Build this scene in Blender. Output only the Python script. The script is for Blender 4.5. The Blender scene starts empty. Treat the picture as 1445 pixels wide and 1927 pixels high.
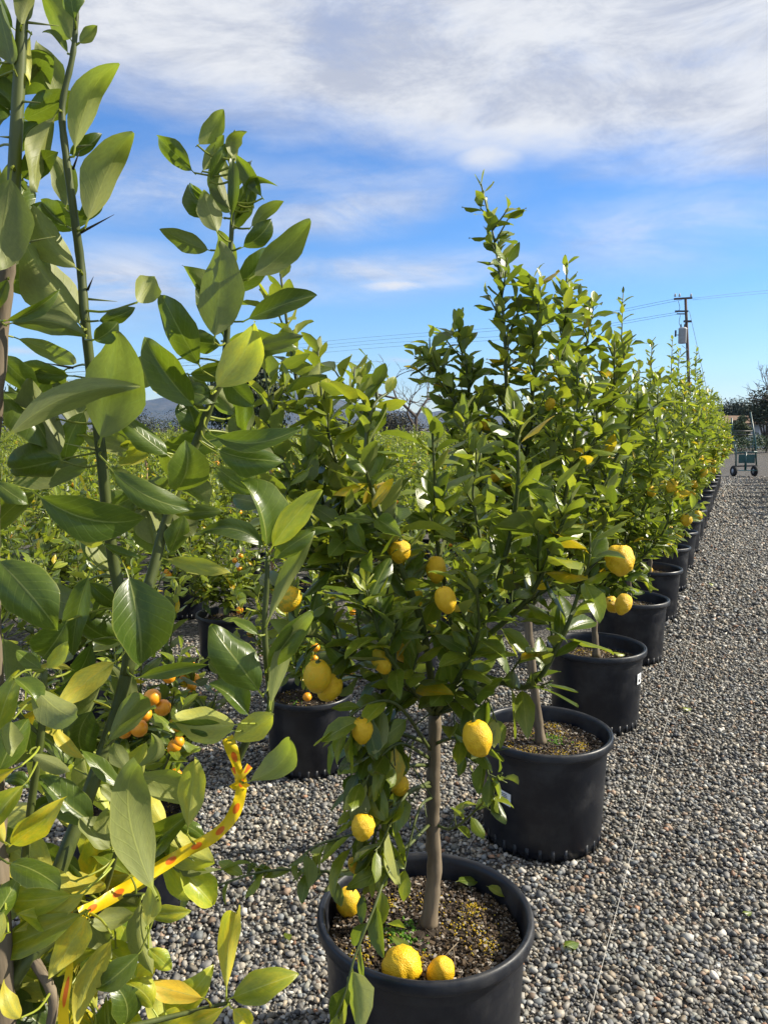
import bpy, math, random
import numpy as np
from mathutils import Vector, Matrix

R = random.Random(11)
rng = np.random.default_rng(11)
SC = bpy.context.scene
COL = SC.collection
rad = math.radians

# ------------------------------------------------------------------ camera
F, CX, CY, HOR, CAMH = 1450.0, 722.5, 963.5, 805.0, 1.70
TH = math.atan((CY - HOR) / F)
cd = bpy.data.cameras.new('camera')
cam = bpy.data.objects.new('camera', cd)
COL.objects.link(cam)
cam.location = (0, 0, CAMH)
cam.rotation_euler = (math.pi / 2 - TH, 0, 0)
cd.sensor_fit = 'HORIZONTAL'
cd.sensor_width = 36.0
cd.lens = 36.0 * F / 1445.0
cd.clip_start = 0.02
cd.clip_end = 30000
SC.camera = cam


def ray(x, y):
    r, u = (x - CX) / F, (CY - y) / F
    return Vector((r, math.cos(TH) + u * math.sin(TH), -math.sin(TH) + u * math.cos(TH)))


def px(x, y, d):
    """photo pixel + distance ahead of the camera -> point in the place"""
    v = ray(x, y)
    return Vector((0, 0, CAMH)) + v * (d / v.y)


def gpx(x, y, z=0.0):
    """photo pixel -> point on the horizontal plane z"""
    v = ray(x, y)
    return Vector((0, 0, CAMH)) + v * ((z - CAMH) / v.z)


# ------------------------------------------------------------------ sun, sky, exposure
SUN_AZ, SUN_EL = rad(82), rad(36)
sdir = Vector((math.sin(SUN_AZ) * math.cos(SUN_EL), math.cos(SUN_AZ) * math.cos(SUN_EL), math.sin(SUN_EL)))
sl = bpy.data.lights.new('sun', 'SUN')
sl.energy = 5.0
sl.angle = rad(0.5)
sl.color = (1.0, 0.92, 0.77)
so = bpy.data.objects.new('sun', sl)
COL.objects.link(so)
so.rotation_euler = sdir.to_track_quat('Z', 'Y').to_euler()
so.location = (20, 5, 30)

wd = bpy.data.worlds.new('World')
SC.world = wd
wd.use_nodes = True
WN = wd.node_tree


class NG:
    """small helper for node graphs"""
    def __init__(s, nt):
        s.nt = nt

    def n(s, t, **kw):
        o = s.nt.nodes.new(t)
        for k, v in kw.items():
            setattr(o, k, v)
        return o

    def link(s, a, b):
        s.nt.links.new(a, b)

    def put(s, sock, v):
        if isinstance(v, bpy.types.NodeSocket):
            s.link(v, sock)
        elif v is not None:
            sock.default_value = v

    def m(s, op, a, b=None, c=None, clamp=False):
        o = s.n('ShaderNodeMath', operation=op, use_clamp=clamp)
        s.put(o.inputs[0], a)
        if b is not None:
            s.put(o.inputs[1], b)
        if c is not None:
            s.put(o.inputs[2], c)
        return o.outputs[0]

    def sstep(s, x, a, b):
        o = s.n('ShaderNodeMapRange', interpolation_type='SMOOTHSTEP')
        s.put(o.inputs[0], x)
        o.inputs[1].default_value = a
        o.inputs[2].default_value = b
        return o.outputs[0]

    def mix(s, f, a, b, blend='MIX'):
        o = s.n('ShaderNodeMix', data_type='RGBA', blend_type=blend)
        s.put(o.inputs[0], f)
        s.put(o.inputs[6], a if isinstance(a, bpy.types.NodeSocket) else (*a, 1) if len(a) == 3 else a)
        s.put(o.inputs[7], b if isinstance(b, bpy.types.NodeSocket) else (*b, 1) if len(b) == 3 else b)
        return o.outputs[2]

    def noise(s, vec, scale, detail=4, rough=.5, dist=0.0, out='Fac'):
        o = s.n('ShaderNodeTexNoise')
        if vec is not None:
            s.link(vec, o.inputs['Vector'])
        o.inputs['Scale'].default_value = scale
        o.inputs['Detail'].default_value = detail
        o.inputs['Roughness'].default_value = rough
        o.inputs['Distortion'].default_value = dist
        return o.outputs[out]

    def ramp(s, f, stops):
        o = s.n('ShaderNodeValToRGB')
        e = o.color_ramp.elements
        while len(e) < len(stops):
            e.new(0.5)
        for q, (p, c) in zip(e, stops):
            q.position = p
            q.color = (*c, 1) if len(c) == 3 else c
        s.put(o.inputs[0], f)
        return o.outputs[0]

    def xyz(s, x, y, z):
        o = s.n('ShaderNodeCombineXYZ')
        for i, v in enumerate((x, y, z)):
            s.put(o.inputs[i], v)
        return o.outputs[0]


g = NG(WN)
WN.nodes.clear()
wout = g.n('ShaderNodeOutputWorld')
bg = g.n('ShaderNodeBackground')
bg.inputs['Strength'].default_value = 0.093
g.link(bg.outputs[0], wout.inputs[0])
sky = g.n('ShaderNodeTexSky', sky_type='NISHITA', sun_disc=False)
sky.sun_elevation = SUN_EL
sky.sun_rotation = SUN_AZ
sky.air_density = 1.15
sky.dust_density = 0.0
sky.ozone_density = 4.0
tc = g.n('ShaderNodeTexCoord')
nrm = g.n('ShaderNodeVectorMath', operation='NORMALIZE')
g.link(tc.outputs['Generated'], nrm.inputs[0])
sp = g.n('ShaderNodeSeparateXYZ')
g.link(nrm.outputs[0], sp.inputs[0])
az = g.m('ARCTAN2', sp.outputs[0], sp.outputs[1])
el = g.m('ARCSINE', sp.outputs[2])
vst = g.xyz(az, g.m('MULTIPLY', el, 3.0), 0.0)          # streaked along the horizon
vwd = g.xyz(az, g.m('MULTIPLY', el, 2.0), 3.3)
warp = g.m('SUBTRACT', g.noise(vst, 2.6, 7, .62), 0.5)
warp2 = g.m('SUBTRACT', g.noise(vwd, 1.6, 3, .5), 0.5)


def azel(x, y):
    v = ray(x, y).normalized()
    return math.atan2(v.x, v.y), math.asin(v.z)


# high cloud deck: its lower edge sinks towards the sun side
eb = g.m('ADD', azel(700, 262)[1], g.m('MULTIPLY', g.m('SUBTRACT', g.m('SINE', az), math.sin(azel(700, 262)[0])), -0.13))
dd = g.m('SUBTRACT', el, eb)
dd = g.m('ADD', dd, g.m('ADD', g.m('MULTIPLY', warp, 0.15), g.m('MULTIPLY', warp2, 0.10)))
deck = g.sstep(dd, -0.045, 0.050)
dens = g.sstep(g.noise(vst, 4.0, 7, .64, 0.3), 0.24, 0.52)
deck = g.m('MULTIPLY', deck, g.m('ADD', 0.72, g.m('MULTIPLY', dens, 0.26)))
total = deck


def blob(x, y, wx, wy, k, tilt=0.0):
    a0, e0 = azel(x, y)
    sa, se = wx / F, wy / F
    da = g.m('SUBTRACT', az, a0)
    de = g.m('ADD', g.m('SUBTRACT', g.m('SUBTRACT', el, e0), g.m('MULTIPLY', da, tilt)), g.m('MULTIPLY', warp, 0.05))
    q = g.m('ADD', g.m('POWER', g.m('ABSOLUTE', g.m('DIVIDE', da, sa)), 2.0), g.m('POWER', g.m('ABSOLUTE', g.m('DIVIDE', de, se)), 2.0))
    return g.m('MULTIPLY', g.m('EXPONENT', g.m('MULTIPLY', q, -1.0)), k)


wisps = None
for b in ((930, 288, 82, 34, 1.0, 0), (690, 340, 300, 40, .42, .05), (300, 350, 260, 62, .55, -.02), (640, 400, 250, 36, .68, .12),
          (740, 534, 72, 11, .95, .08), (760, 508, 260, 30, .78, .03), (520, 540, 330, 34, .5, .05), (235, 535, 150, 62, .85, 0),
          (1290, 430, 250, 60, .6, .04), (760, 676, 30, 5, .4, 0), (40, 655, 40, 7, .6, 0), (300, 690, 22, 9, .6, 0),
          (-300, 420, 300, 60, .7, 0), (1750, 380, 300, 50, .6, 0), (2300, 520, 380, 50, .5, 0)):
    q = blob(*b)
    wisps = q if wisps is None else g.m('MAXIMUM', wisps, q)
fib = g.sstep(g.noise(vst, 5.5, 8, .66, 0.6), 0.30, 0.64)
wisps = g.m('MULTIPLY', wisps, g.m('ADD', 0.35, g.m('MULTIPLY', fib, 0.75)))
total = g.m('MAXIMUM', deck, wisps, clamp=True)
shade = g.noise(vst, 4.3, 8, .68, 0.5)
puff = blob(930, 285, 90, 36, .35)
solid = g.m('MAXIMUM', blob(925, 290, 80, 34, .95), g.m('MAXIMUM', blob(735, 534, 66, 10, .9, .06), blob(860, 520, 90, 12, .5, .03)))
total = g.m('MAXIMUM', total, g.m('MULTIPLY', g.sstep(solid, .02, 1.0), g.m('ADD', .70, g.m('MULTIPLY', fib, .28))))
sh2 = g.sstep(g.m('ADD', g.m('ADD', shade, puff), g.m('MULTIPLY', solid, .35)), 0.34, 0.64)
ccol = g.mix(sh2, (3.2, 3.42, 4.0), (5.2, 5.28, 5.4))
hs = g.n('ShaderNodeHueSaturation')
hs.inputs['Saturation'].default_value = 1.24
hs.inputs['Value'].default_value = 1.0
g.link(sky.outputs[0], hs.inputs['Color'])
skc = g.mix(1.0, hs.outputs[0], (.80, .90, 1.10), 'MULTIPLY')
g.link(g.mix(total, skc, ccol), bg.inputs['Color'])

SC.render.engine = 'CYCLES'
SC.cycles.max_bounces = 5
SC.cycles.diffuse_bounces = 2
SC.cycles.glossy_bounces = 2
SC.cycles.transmission_bounces = 3
SC.cycles.volume_bounces = 0
SC.cycles.caustics_reflective = False
SC.cycles.caustics_refractive = False
SC.view_settings.view_transform = 'Standard'
SC.view_settings.look = 'None'
SC.view_settings.exposure = 0.85
SC.view_settings.gamma = 1.0
SC.view_settings.use_curve_mapping = False

# ------------------------------------------------------------------ object helpers


def tag(o, label=None, cat=None, group=None, kind=None):
    if label:
        o['label'] = label
    if cat:
        o['category'] = cat
    if group:
        o['group'] = group
    if kind:
        o['kind'] = kind
    return o


def empty(name, loc=(0, 0, 0), rz=0.0):
    o = bpy.data.objects.new(name, None)
    o.empty_display_size = 0.05
    COL.objects.link(o)
    o.location = loc
    o.rotation_euler = (0, 0, rz)
    return o


def link(name, me, parent=None, loc=None, mat=None):
    o = bpy.data.objects.new(name, me)
    COL.objects.link(o)
    if mat is not None and not me.materials:
        me.materials.append(mat)
    if parent is not None:
        o.parent = parent
    if loc is not None:
        o.location = loc
    return o


def copy_tree(o, parent=None):
    c = o.copy()
    COL.objects.link(c)
    c.parent = parent
    for ch in list(o.children):
        copy_tree(ch, c)
    return c


class MB:
    """collects shapes for ONE mesh"""
    def __init__(s):
        s.v, s.f, s.uv, s.col, s.n = [], [], [], [], 0

    def add(s, v, f, uv=None, col=None):
        v = np.asarray(v, float)
        s.v.append(v)
        s.f += [tuple(i + s.n for i in q) for q in f]
        s.uv.append(np.zeros((len(v), 2)) if uv is None else np.asarray(uv, float))
        c = np.ones((len(v), 4)) if col is None else np.broadcast_to(np.asarray(col, float), (len(v), 4))
        s.col.append(c)
        s.n += len(v)
        return s

    def box(s, c, size, rot=None, col=None):
        x, y, z = np.array(size) / 2
        v = np.array([(-x, -y, -z), (x, -y, -z), (x, y, -z), (-x, y, -z), (-x, -y, z), (x, -y, z), (x, y, z), (-x, y, z)])
        if rot is not None:
            v = v @ np.array(rot.to_3x3()).T
        return s.add(v + np.array(c), [(0, 3, 2, 1), (4, 5, 6, 7), (0, 1, 5, 4), (1, 2, 6, 5), (2, 3, 7, 6), (3, 0, 4, 7)], col=col)

    def tube(s, pts, radii, n=6, cap=True, col=None):
        P = np.array([tuple(p) for p in pts], float)
        k = len(P)
        if np.isscalar(radii):
            radii = [radii] * k
        T = np.gradient(P, axis=0)
        T /= np.linalg.norm(T, axis=1)[:, None] + 1e-9
        up = np.array((0, 0, 1.0)) if abs(T[0][2]) < .9 else np.array((1.0, 0, 0))
        A = np.cross(T[0], up)
        A /= np.linalg.norm(A)
        vs, uv = [], []
        ang = np.arange(n) * 2 * math.pi / n
        for i in range(k):
            A = A - T[i] * np.dot(A, T[i])
            A /= np.linalg.norm(A) + 1e-9
            B = np.cross(T[i], A)
            vs.append(P[i] + radii[i] * (np.cos(ang)[:, None] * A + np.sin(ang)[:, None] * B))
            uv.append(np.stack([np.full(n, i / max(1, k - 1)), ang / 6.2832], 1))
        f = []
        for i in range(k - 1):
            for j in range(n):
                f.append((i * n + j, i * n + (j + 1) % n, (i + 1) * n + (j + 1) % n, (i + 1) * n + j))
        if cap:
            f.append(tuple(range(n))[::-1])
            f.append(tuple((k - 1) * n + j for j in range(n)))
        return s.add(np.concatenate(vs), f, np.concatenate(uv), col)

    def lathe(s, prof, n=32, c=(0, 0, 0), col=None, wob=None):
        ang = np.arange(n) * 2 * math.pi / n
        vs = []
        for r, z in prof:
            vs.append(np.stack([r * np.cos(ang), r * np.sin(ang), np.full(n, z)], 1))
        f = []
        for i in range(len(prof) - 1):
            for j in range(n):
                f.append((i * n + j, i * n + (j + 1) % n, (i + 1) * n + (j + 1) % n, (i + 1) * n + j))
        return s.add(np.concatenate(vs) + np.array(c), f, col=col)

    def mesh(s, name, mat=None, smooth=True):
        me = bpy.data.meshes.new(name)
        V = np.concatenate(s.v)
        me.from_pydata(V.tolist(), [], s.f)
        UV = np.concatenate(s.uv)
        ul = me.uv_layers.new(name='UVMap')
        li = np.empty(len(me.loops), np.int32)
        me.loops.foreach_get('vertex_index', li)
        ul.data.foreach_set('uv', UV[li].astype(np.float32).ravel())
        a = me.attributes.new('tint', 'FLOAT_COLOR', 'POINT')
        a.data.foreach_set('color', np.concatenate(s.col).astype(np.float32).ravel())
        if smooth:
            me.polygons.foreach_set('use_smooth', np.ones(len(me.polygons), bool))
        if mat is not None:
            me.materials.append(mat)
        me.update()
        return me

    def build(s, name, mat, parent=None, loc=None, smooth=True):
        return link(name, s.mesh(name, mat, smooth), parent, loc)


def bulk_mesh(name, V, Fq, UV, C, mat, smooth=True):
    """fast mesh from numpy: V (n,3), Fq (m,k) faces of equal size, per-vertex uv and colour"""
    me = bpy.data.meshes.new(name)
    k = Fq.shape[1]
    me.vertices.add(len(V))
    me.vertices.foreach_set('co', V.astype(np.float32).ravel())
    me.loops.add(Fq.size)
    me.loops.foreach_set('vertex_index', Fq.astype(np.int32).ravel())
    me.polygons.add(len(Fq))
    me.polygons.foreach_set('loop_start', np.arange(0, Fq.size, k, dtype=np.int32))
    if smooth:
        me.polygons.foreach_set('use_smooth', np.ones(len(Fq), bool))
    if UV is not None:
        ul = me.uv_layers.new(name='UVMap')
        ul.data.foreach_set('uv', UV[Fq.ravel()].astype(np.float32).ravel())
    a = me.attributes.new('tint', 'FLOAT_COLOR', 'POINT')
    a.data.foreach_set('color', C.astype(np.float32).ravel())
    me.materials.append(mat)
    me.update(calc_edges=True)
    me.validate()
    return me


# ------------------------------------------------------------------ materials


def newmat(name):
    m = bpy.data.materials.new(name)
    m.use_nodes = True
    m.node_tree.nodes.clear()
    q = NG(m.node_tree)
    out = q.n('ShaderNodeOutputMaterial')
    return m, q, out


def principled(q, col, rough=.5, spec=.5, normal=None, metal=0.0):
    p = q.n('ShaderNodeBsdfPrincipled')
    q.put(p.inputs['Base Color'], col if isinstance(col, bpy.types.NodeSocket) else (*col, 1))
    q.put(p.inputs['Roughness'], rough)
    q.put(p.inputs['Specular IOR Level'], spec)
    p.inputs['Metallic'].default_value = metal
    if normal is not None:
        q.link(normal, p.inputs['Normal'])
    return p.outputs[0]


def bump(q, h, strength=.3, dist=.01):
    b = q.n('ShaderNodeBump')
    b.inputs['Strength'].default_value = strength
    b.inputs['Distance'].default_value = dist
    q.link(h, b.inputs['Height'])
    return b.outputs[0]


def leaf_material():
    m, q, out = newmat('citrus_leaf')
    at = q.n('ShaderNodeAttribute', attribute_name='tint')
    sc = q.n('ShaderNodeSeparateColor')
    q.link(at.outputs['Color'], sc.inputs[0])
    yel, bri, seed = sc.outputs
    uv = q.n('ShaderNodeUVMap')
    su = q.n('ShaderNodeSeparateXYZ')
    q.link(uv.outputs[0], su.inputs[0])
    t = su.outputs[0]
    s = q.m('ABSOLUTE', q.m('MULTIPLY', q.m('SUBTRACT', su.outputs[1], .5), 2.0))
    rib = q.m('SUBTRACT', 1.0, q.sstep(s, 0.012, 0.065))
    edge = q.sstep(s, 0.93, 1.0)
    pet = q.m('SUBTRACT', 1.0, q.sstep(t, 0.08, 0.11))
    geo = q.n('ShaderNodeNewGeometry')
    oc = q.n('ShaderNodeTexCoord')
    oi = q.n('ShaderNodeObjectInfo')
    vn = q.m('FRACT', q.m('SUBTRACT', q.m('MULTIPLY', t, 9.0), q.m('MULTIPLY', s, 2.1)))
    vein = q.m('SUBTRACT', 1.0, q.sstep(q.m('ABSOLUTE', q.m('SUBTRACT', vn, .5)), 0.02, 0.10))
    uo = q.n('ShaderNodeVectorMath', operation='ADD')
    q.link(uv.outputs[0], uo.inputs[0])
    q.link(q.xyz(q.m('MULTIPLY', seed, 37.0), q.m('MULTIPLY', oi.outputs['Random'], 29.0), 0.0), uo.inputs[1])
    blot = q.noise(uo.outputs[0], 3.2, 2, .6)
    fine = q.noise(uo.outputs[0], 18.0, 2, .6)
    # upper side
    yf = q.m('ADD', yel, q.m('MULTIPLY', q.m('SUBTRACT', blot, .5), q.m('ADD', .22, q.m('MULTIPLY', yel, .9))), clamp=True)
    top = q.ramp(yf, [(0.0, (.055, .094, .012)), (.18, (.100, .148, .016)), (.42, (.205, .245, .020)), (.68, (.42, .37, .018)), (1.0, (.68, .43, .012))])
    und = q.ramp(yf, [(0.0, (.195, .220, .080)), (.18, (.265, .290, .095)), (.42, (.35, .360, .080)), (.68, (.48, .42, .05)), (1.0, (.68, .45, .03))])
    col = q.mix(geo.outputs['Backfacing'], top, und)
    col = q.mix(q.m('MULTIPLY', vein, .13), col, (.30, .36, .07))
    col = q.mix(q.m('MULTIPLY', rib, .55), col, (.42, .45, .12))
    col = q.mix(q.m('MULTIPLY', edge, .32), col, (.42, .42, .09))
    col = q.mix(pet, col, (.30, .34, .05))
    spk = q.sstep(q.noise(uo.outputs[0], 55.0, 1, .5), .70, .80)
    col = q.mix(q.m('MULTIPLY', spk, .30), col, (.42, .42, .30))
    scar = q.sstep(q.noise(uo.outputs[0], 7.5, 2, .6), .76, .82)
    col = q.mix(q.m('MULTIPLY', scar, .55), col, (.20, .13, .05))
    br = q.m('MULTIPLY', bri, q.m('ADD', .78, q.m('MULTIPLY', fine, .44)))
    br = q.m('MULTIPLY', br, q.m('ADD', .86, q.m('MULTIPLY', oi.outputs['Random'], .28)))
    col = q.mix(1.0, col, q.xyz(br, br, br), 'MULTIPLY')
    h = q.m('ADD', q.m('MULTIPLY', vein, -.5), q.m('ADD', q.m('MULTIPLY', fine, .5), q.m('MULTIPLY', rib, -1.0)))
    nb = bump(q, h, .20, .0014)
    rough = q.m('ADD', q.m('MULTIPLY', geo.outputs['Backfacing'], .20), q.m('ADD', .22, q.m('MULTIPLY', blot, .20)))
    p = principled(q, col, rough, .5, nb)
    tr = q.n('ShaderNodeBsdfTranslucent')
    tcol = q.ramp(yf, [(0.0, (.19, .28, .016)), (.25, (.31, .39, .024)), (.6, (.48, .50, .02)), (1.0, (.80, .55, .02))])
    tcol = q.mix(q.m('MULTIPLY', vein, .25), tcol, (.30, .42, .05))
    tcol = q.mix(1.0, tcol, q.xyz(br, br, br), 'MULTIPLY')
    q.link(tcol, tr.inputs[0])
    mx = q.n('ShaderNodeMixShader')
    mx.inputs[0].default_value = .38
    q.link(p, mx.inputs[1])
    q.link(tr.outputs[0], mx.inputs[2])
    q.link(mx.outputs[0], out.inputs[0])
    return m


M = {}
M['leaf'] = leaf_material()


def simple(name, c1, c2, scale, rough=.6, spec=.4, bs=.3, bd=.004, coord='Object', detail=6, stretch=None, metal=0.0):
    m, q, out = newmat(name)
    tcn = q.n('ShaderNodeTexCoord')
    v = tcn.outputs[coord]
    if stretch:
        mp = q.n('ShaderNodeMapping')
        mp.inputs['Scale'].default_value = stretch
        q.link(v, mp.inputs[0])
        v = mp.outputs[0]
    f = q.noise(v, scale, detail, .6)
    col = q.ramp(f, [(.32, c1), (.68, c2)])
    q.link(principled(q, col, rough, spec, bump(q, f, bs, bd), metal), out.inputs[0])
    M[name] = m
    return m


simple('bark', (.085, .066, .045), (.225, .178, .122), 30, .8, .2, .7, .004, stretch=(1, 1, .13))
simple('green_stem', (.042, .058, .012), (.105, .125, .030), 40, .5, .4, .3, .001, stretch=(1, 1, .2))
simple('far_bark', (.07, .055, .045), (.16, .13, .11), 3, .9, .2)
simple('pole_wood', (.075, .052, .042), (.15, .11, .09), 8, .85, .2, .4, .01, stretch=(1, 1, .06))
simple('steel_grey', (.33, .35, .37), (.46, .48, .50), 4, .5, .4)
simple('dark_metal', (.03, .03, .032), (.07, .07, .07), 6, .5, .5)
simple('cart_green', (.012, .055, .052), (.03, .10, .095), 5, .4, .5)
simple('rubber', (.012, .012, .013), (.03, .03, .03), 10, .8, .3)
simple('white_wall', (.70, .71, .72), (.80, .80, .80), 2, .7, .3)
simple('roof_brown', (.12, .075, .05), (.22, .15, .10), 6, .85, .2)
simple('wood_stake', (.28, .17, .09), (.42, .28, .16), 20, .8, .2, stretch=(1, 1, .1))
simple('string_white', (.30, .29, .26), (.48, .46, .42), 60, .7, .3)
simple('tag_white', (.72, .74, .76), (.82, .83, .84), 20, .5, .4)
simple('print_black', (.03, .03, .03), (.05, .05, .05), 20, .6, .3)
simple('orange_peel', (.78, .27, .008), (.92, .38, .012), 90, .38, .5, .25, .001)
simple('green_peel', (.08, .16, .02), (.14, .24, .03), 60, .4, .5, .2, .001)
simple('thorn', (.16, .19, .06), (.30, .32, .10), 30, .5, .4)
simple('thorn_dark', (.03, .028, .03), (.07, .06, .055), 30, .5, .4)
simple('cable', (.05, .055, .06), (.07, .075, .08), 3, .6, .3)
simple('hill', (.035, .045, .025), (.11, .10, .06), .006, .95, .1, .6, 40, detail=10)
simple('twig_red', (.20, .05, .035), (.34, .11, .06), 20, .5, .4)


def lemon_material():
    m, q, out = newmat('lemon_peel')
    t2 = q.n('ShaderNodeTexCoord')
    oi = q.n('ShaderNodeObjectInfo')
    big = q.noise(t2.outputs['Object'], 2.2, 4, .6)
    at = q.n('ShaderNodeAttribute', attribute_name='tint')
    sc = q.n('ShaderNodeSeparateColor')
    q.link(at.outputs['Color'], sc.inputs[0])
    col = q.ramp(big, [(.25, (.74, .42, .008)), (.75, (.86, .55, .018))])
    gr = q.m('MAXIMUM', q.m('SUBTRACT', 1.0, sc.outputs[0]), q.m('MULTIPLY', q.sstep(oi.outputs['Random'], .45, 1.0), .40))
    col = q.mix(q.m('MULTIPLY', gr, q.sstep(big, .40, .62)), col, (.30, .31, .02))
    col = q.mix(q.m('MULTIPLY', q.sstep(q.noise(t2.outputs['Object'], 9.0, 3, .6), .70, .78), .5), col, (.36, .22, .05))
    vo = q.n('ShaderNodeTexVoronoi')
    vo.inputs['Scale'].default_value = 17
    q.link(t2.outputs['Object'], vo.inputs['Vector'])
    h = q.m('ADD', q.m('MULTIPLY', vo.outputs['Distance'], .6), q.m('MULTIPLY', big, 1.2))
    q.link(principled(q, col, .42, .42, bump(q, h, .7, .0028)), out.inputs[0])
    M['lemon'] = m


lemon_material()


def pot_material():
    m, q, out = newmat('black_plastic')
    t2 = q.n('ShaderNodeTexCoord')
    gm = q.n('ShaderNodeNewGeometry')
    d1 = q.noise(gm.outputs['Position'], 7, 7, .65)
    mp = q.n('ShaderNodeMapping')
    mp.inputs['Scale'].default_value = (40, 40, 5)
    q.link(gm.outputs['Position'], mp.inputs[0])
    d2 = q.noise(mp.outputs[0], 1.0, 5, .65)
    d3 = q.noise(gm.outputs['Position'], 160, 3, .7)
    dust = q.m('MULTIPLY', q.sstep(d1, .40, .78), q.m('ADD', .35, q.m('MULTIPLY', d2, .9)))
    dust = q.m('ADD', dust, q.m('MULTIPLY', q.sstep(d3, .66, .80), .35), clamp=True)
    scr = q.sstep(d2, .68, .80)
    col = q.mix(q.m('MULTIPLY', dust, .25), (.0060, .0080, .0140), (.17, .158, .14))
    col = q.mix(q.m('MULTIPLY', scr, .16), col, (.22, .22, .22))
    rough = q.m('ADD', .36, q.m('MULTIPLY', dust, .40))
    q.link(principled(q, col, rough, .42, bump(q, d3, .25, .0012)), out.inputs[0])
    M['pot'] = m


pot_material()


def tinted(name, rough=.8, spec=.3, scale=60, bs=.4, bd=.003, var=.5):
    m, q, out = newmat(name)
    at = q.n('ShaderNodeAttribute', attribute_name='tint')
    gm = q.n('ShaderNodeNewGeometry')
    nz = q.noise(gm.outputs['Position'], scale, 5, .65)
    k = q.m('ADD', 1 - var / 2, q.m('MULTIPLY', nz, var))
    col = q.mix(1.0, at.outputs['Color'], q.xyz(k, k, k), 'MULTIPLY')
    q.link(principled(q, col, rough, spec, bump(q, nz, bs, bd)), out.inputs[0])
    M[name] = m


tinted('pebble', .62, .42, 130, .35, .002, .75)
tinted('soil_bits', .85, .25, 200, .5, .002, .6)
tinted('far_leaf', .6, .3, 1.5, .2, .01, .7)


def ground_material():
    m, q, out = newmat('gravel_ground')
    gm = q.n('ShaderNodeNewGeometry')
    P = gm.outputs['Position']
    vo = q.n('ShaderNodeTexVoronoi')
    vo.inputs['Scale'].default_value = 46
    q.link(P, vo.inputs['Vector'])
    sc = q.n('ShaderNodeSeparateColor')
    q.link(vo.outputs['Color'], sc.inputs[0])
    col = q.ramp(sc.outputs[0], [(0, (.085, .08, .078)), (.3, (.16, .15, .14)), (.55, (.24, .225, .205)), (.8, (.34, .32, .285)), (1, (.46, .45, .43))])
    warm = q.mix(q.m('MULTIPLY', sc.outputs[1], .25), col, (.26, .22, .18))
    big = q.noise(P, 1.3, 5, .6)
    k = q.m('ADD', .32, q.m('MULTIPLY', big, .24))  # ground colour darkened to include the shadow among the stones
    col = q.mix(1.0, warm, q.xyz(k, k, k), 'MULTIPLY')
    h = q.m('SUBTRACT', 1.0, vo.outputs['Distance'])
    h = q.m('ADD', h, q.m('MULTIPLY', sc.outputs[2], 1.0))
    q.link(principled(q, col, .85, .25, bump(q, h, 1.0, .02)), out.inputs[0])
    M['ground'] = m


ground_material()


def tape_material():
    m, q, out = newmat('dotted_tape')
    uv = q.n('ShaderNodeUVMap')
    su = q.n('ShaderNodeSeparateXYZ')
    q.link(uv.outputs[0], su.inputs[0])
    fx = q.m('SUBTRACT', q.m('FRACT', su.outputs[0]), .5)
    fy = q.m('MULTIPLY', q.m('SUBTRACT', su.outputs[1], .5), .85)
    d = q.m('SQRT', q.m('ADD', q.m('POWER', q.m('ABSOLUTE', fx), 2.0), q.m('POWER', q.m('ABSOLUTE', fy), 2.0)))
    dot = q.m('SUBTRACT', 1.0, q.sstep(d, .19, .23))
    col = q.mix(dot, (.86, .62, .012), (.82, .18, .012))
    p = principled(q, col, .35, .5)
    tr = q.n('ShaderNodeBsdfTranslucent')
    q.link(col, tr.inputs[0])
    mx = q.n('ShaderNodeMixShader')
    mx.inputs[0].default_value = .3
    q.link(p, mx.inputs[1])
    q.link(tr.outputs[0], mx.inputs[2])
    q.link(mx.outputs[0], out.inputs[0])
    M['tape'] = m


tape_material()
simple('plain_tape', (.80, .60, .02), (.88, .68, .03), 10, .4, .5)

# ------------------------------------------------------------------ leaf shapes


def leaf_arrays(nl, ns, wr=.5, fold=.25, arch=.2, wave=.03, twist=0.0, pet=.09, seed=0, curl=0.0):
    r = random.Random(seed)
    ph, ph2 = r.uniform(0, 6), r.uniform(0, 6)
    V, UV = [], []
    ts = [0.0, pet] + [pet + (1 - pet) * (.5 - .5 * math.cos(math.pi * (.06 + .94 * i / (nl - 1)))) for i in range(1, nl)]
    for t in ts:
        qq = max(0.0, (t - pet) / (1 - pet))
        hw = wr / 2 * (max(0.0, math.sin(math.pi * min(1, qq) ** .95)) ** .76) * (1.04 - .13 * qq)
        hw = max(hw, .010 if t <= pet else .004)
        ang = arch * t * t * 1.6
        # centre line bends downwards along an arc
        yc = t * (1 - .18 * arch * arch * t * t)
        zc = -arch * .62 * t ** 2.0
        tw = twist * t
        for j in range(-ns, ns + 1):
            s = j / ns
            w = s * hw * (1 + .05 * math.sin(17 * t + ph2 + 2 * s))
            up = fold * abs(w) + wave * s * math.sin(7 * t + ph) * qq + wave * .6 * math.sin(9 * t + ph2) * abs(s) * qq - curl * w * w * 6
            x = w * math.cos(tw) - up * math.sin(tw)
            z = w * math.sin(tw) + up * math.cos(tw)
            V.append((x, yc - z * math.sin(ang) * -.3, zc + z))
            UV.append((t, s * .5 + .5))
    m = 2 * ns + 1
    Fq = []
    for i in range(len(ts) - 1):
        for j in range(m - 1):
            a = i * m + j
            Fq.append((a, a + 1, a + m + 1, a + m))
    return np.array(V), np.array(Fq), np.array(UV)


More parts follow.
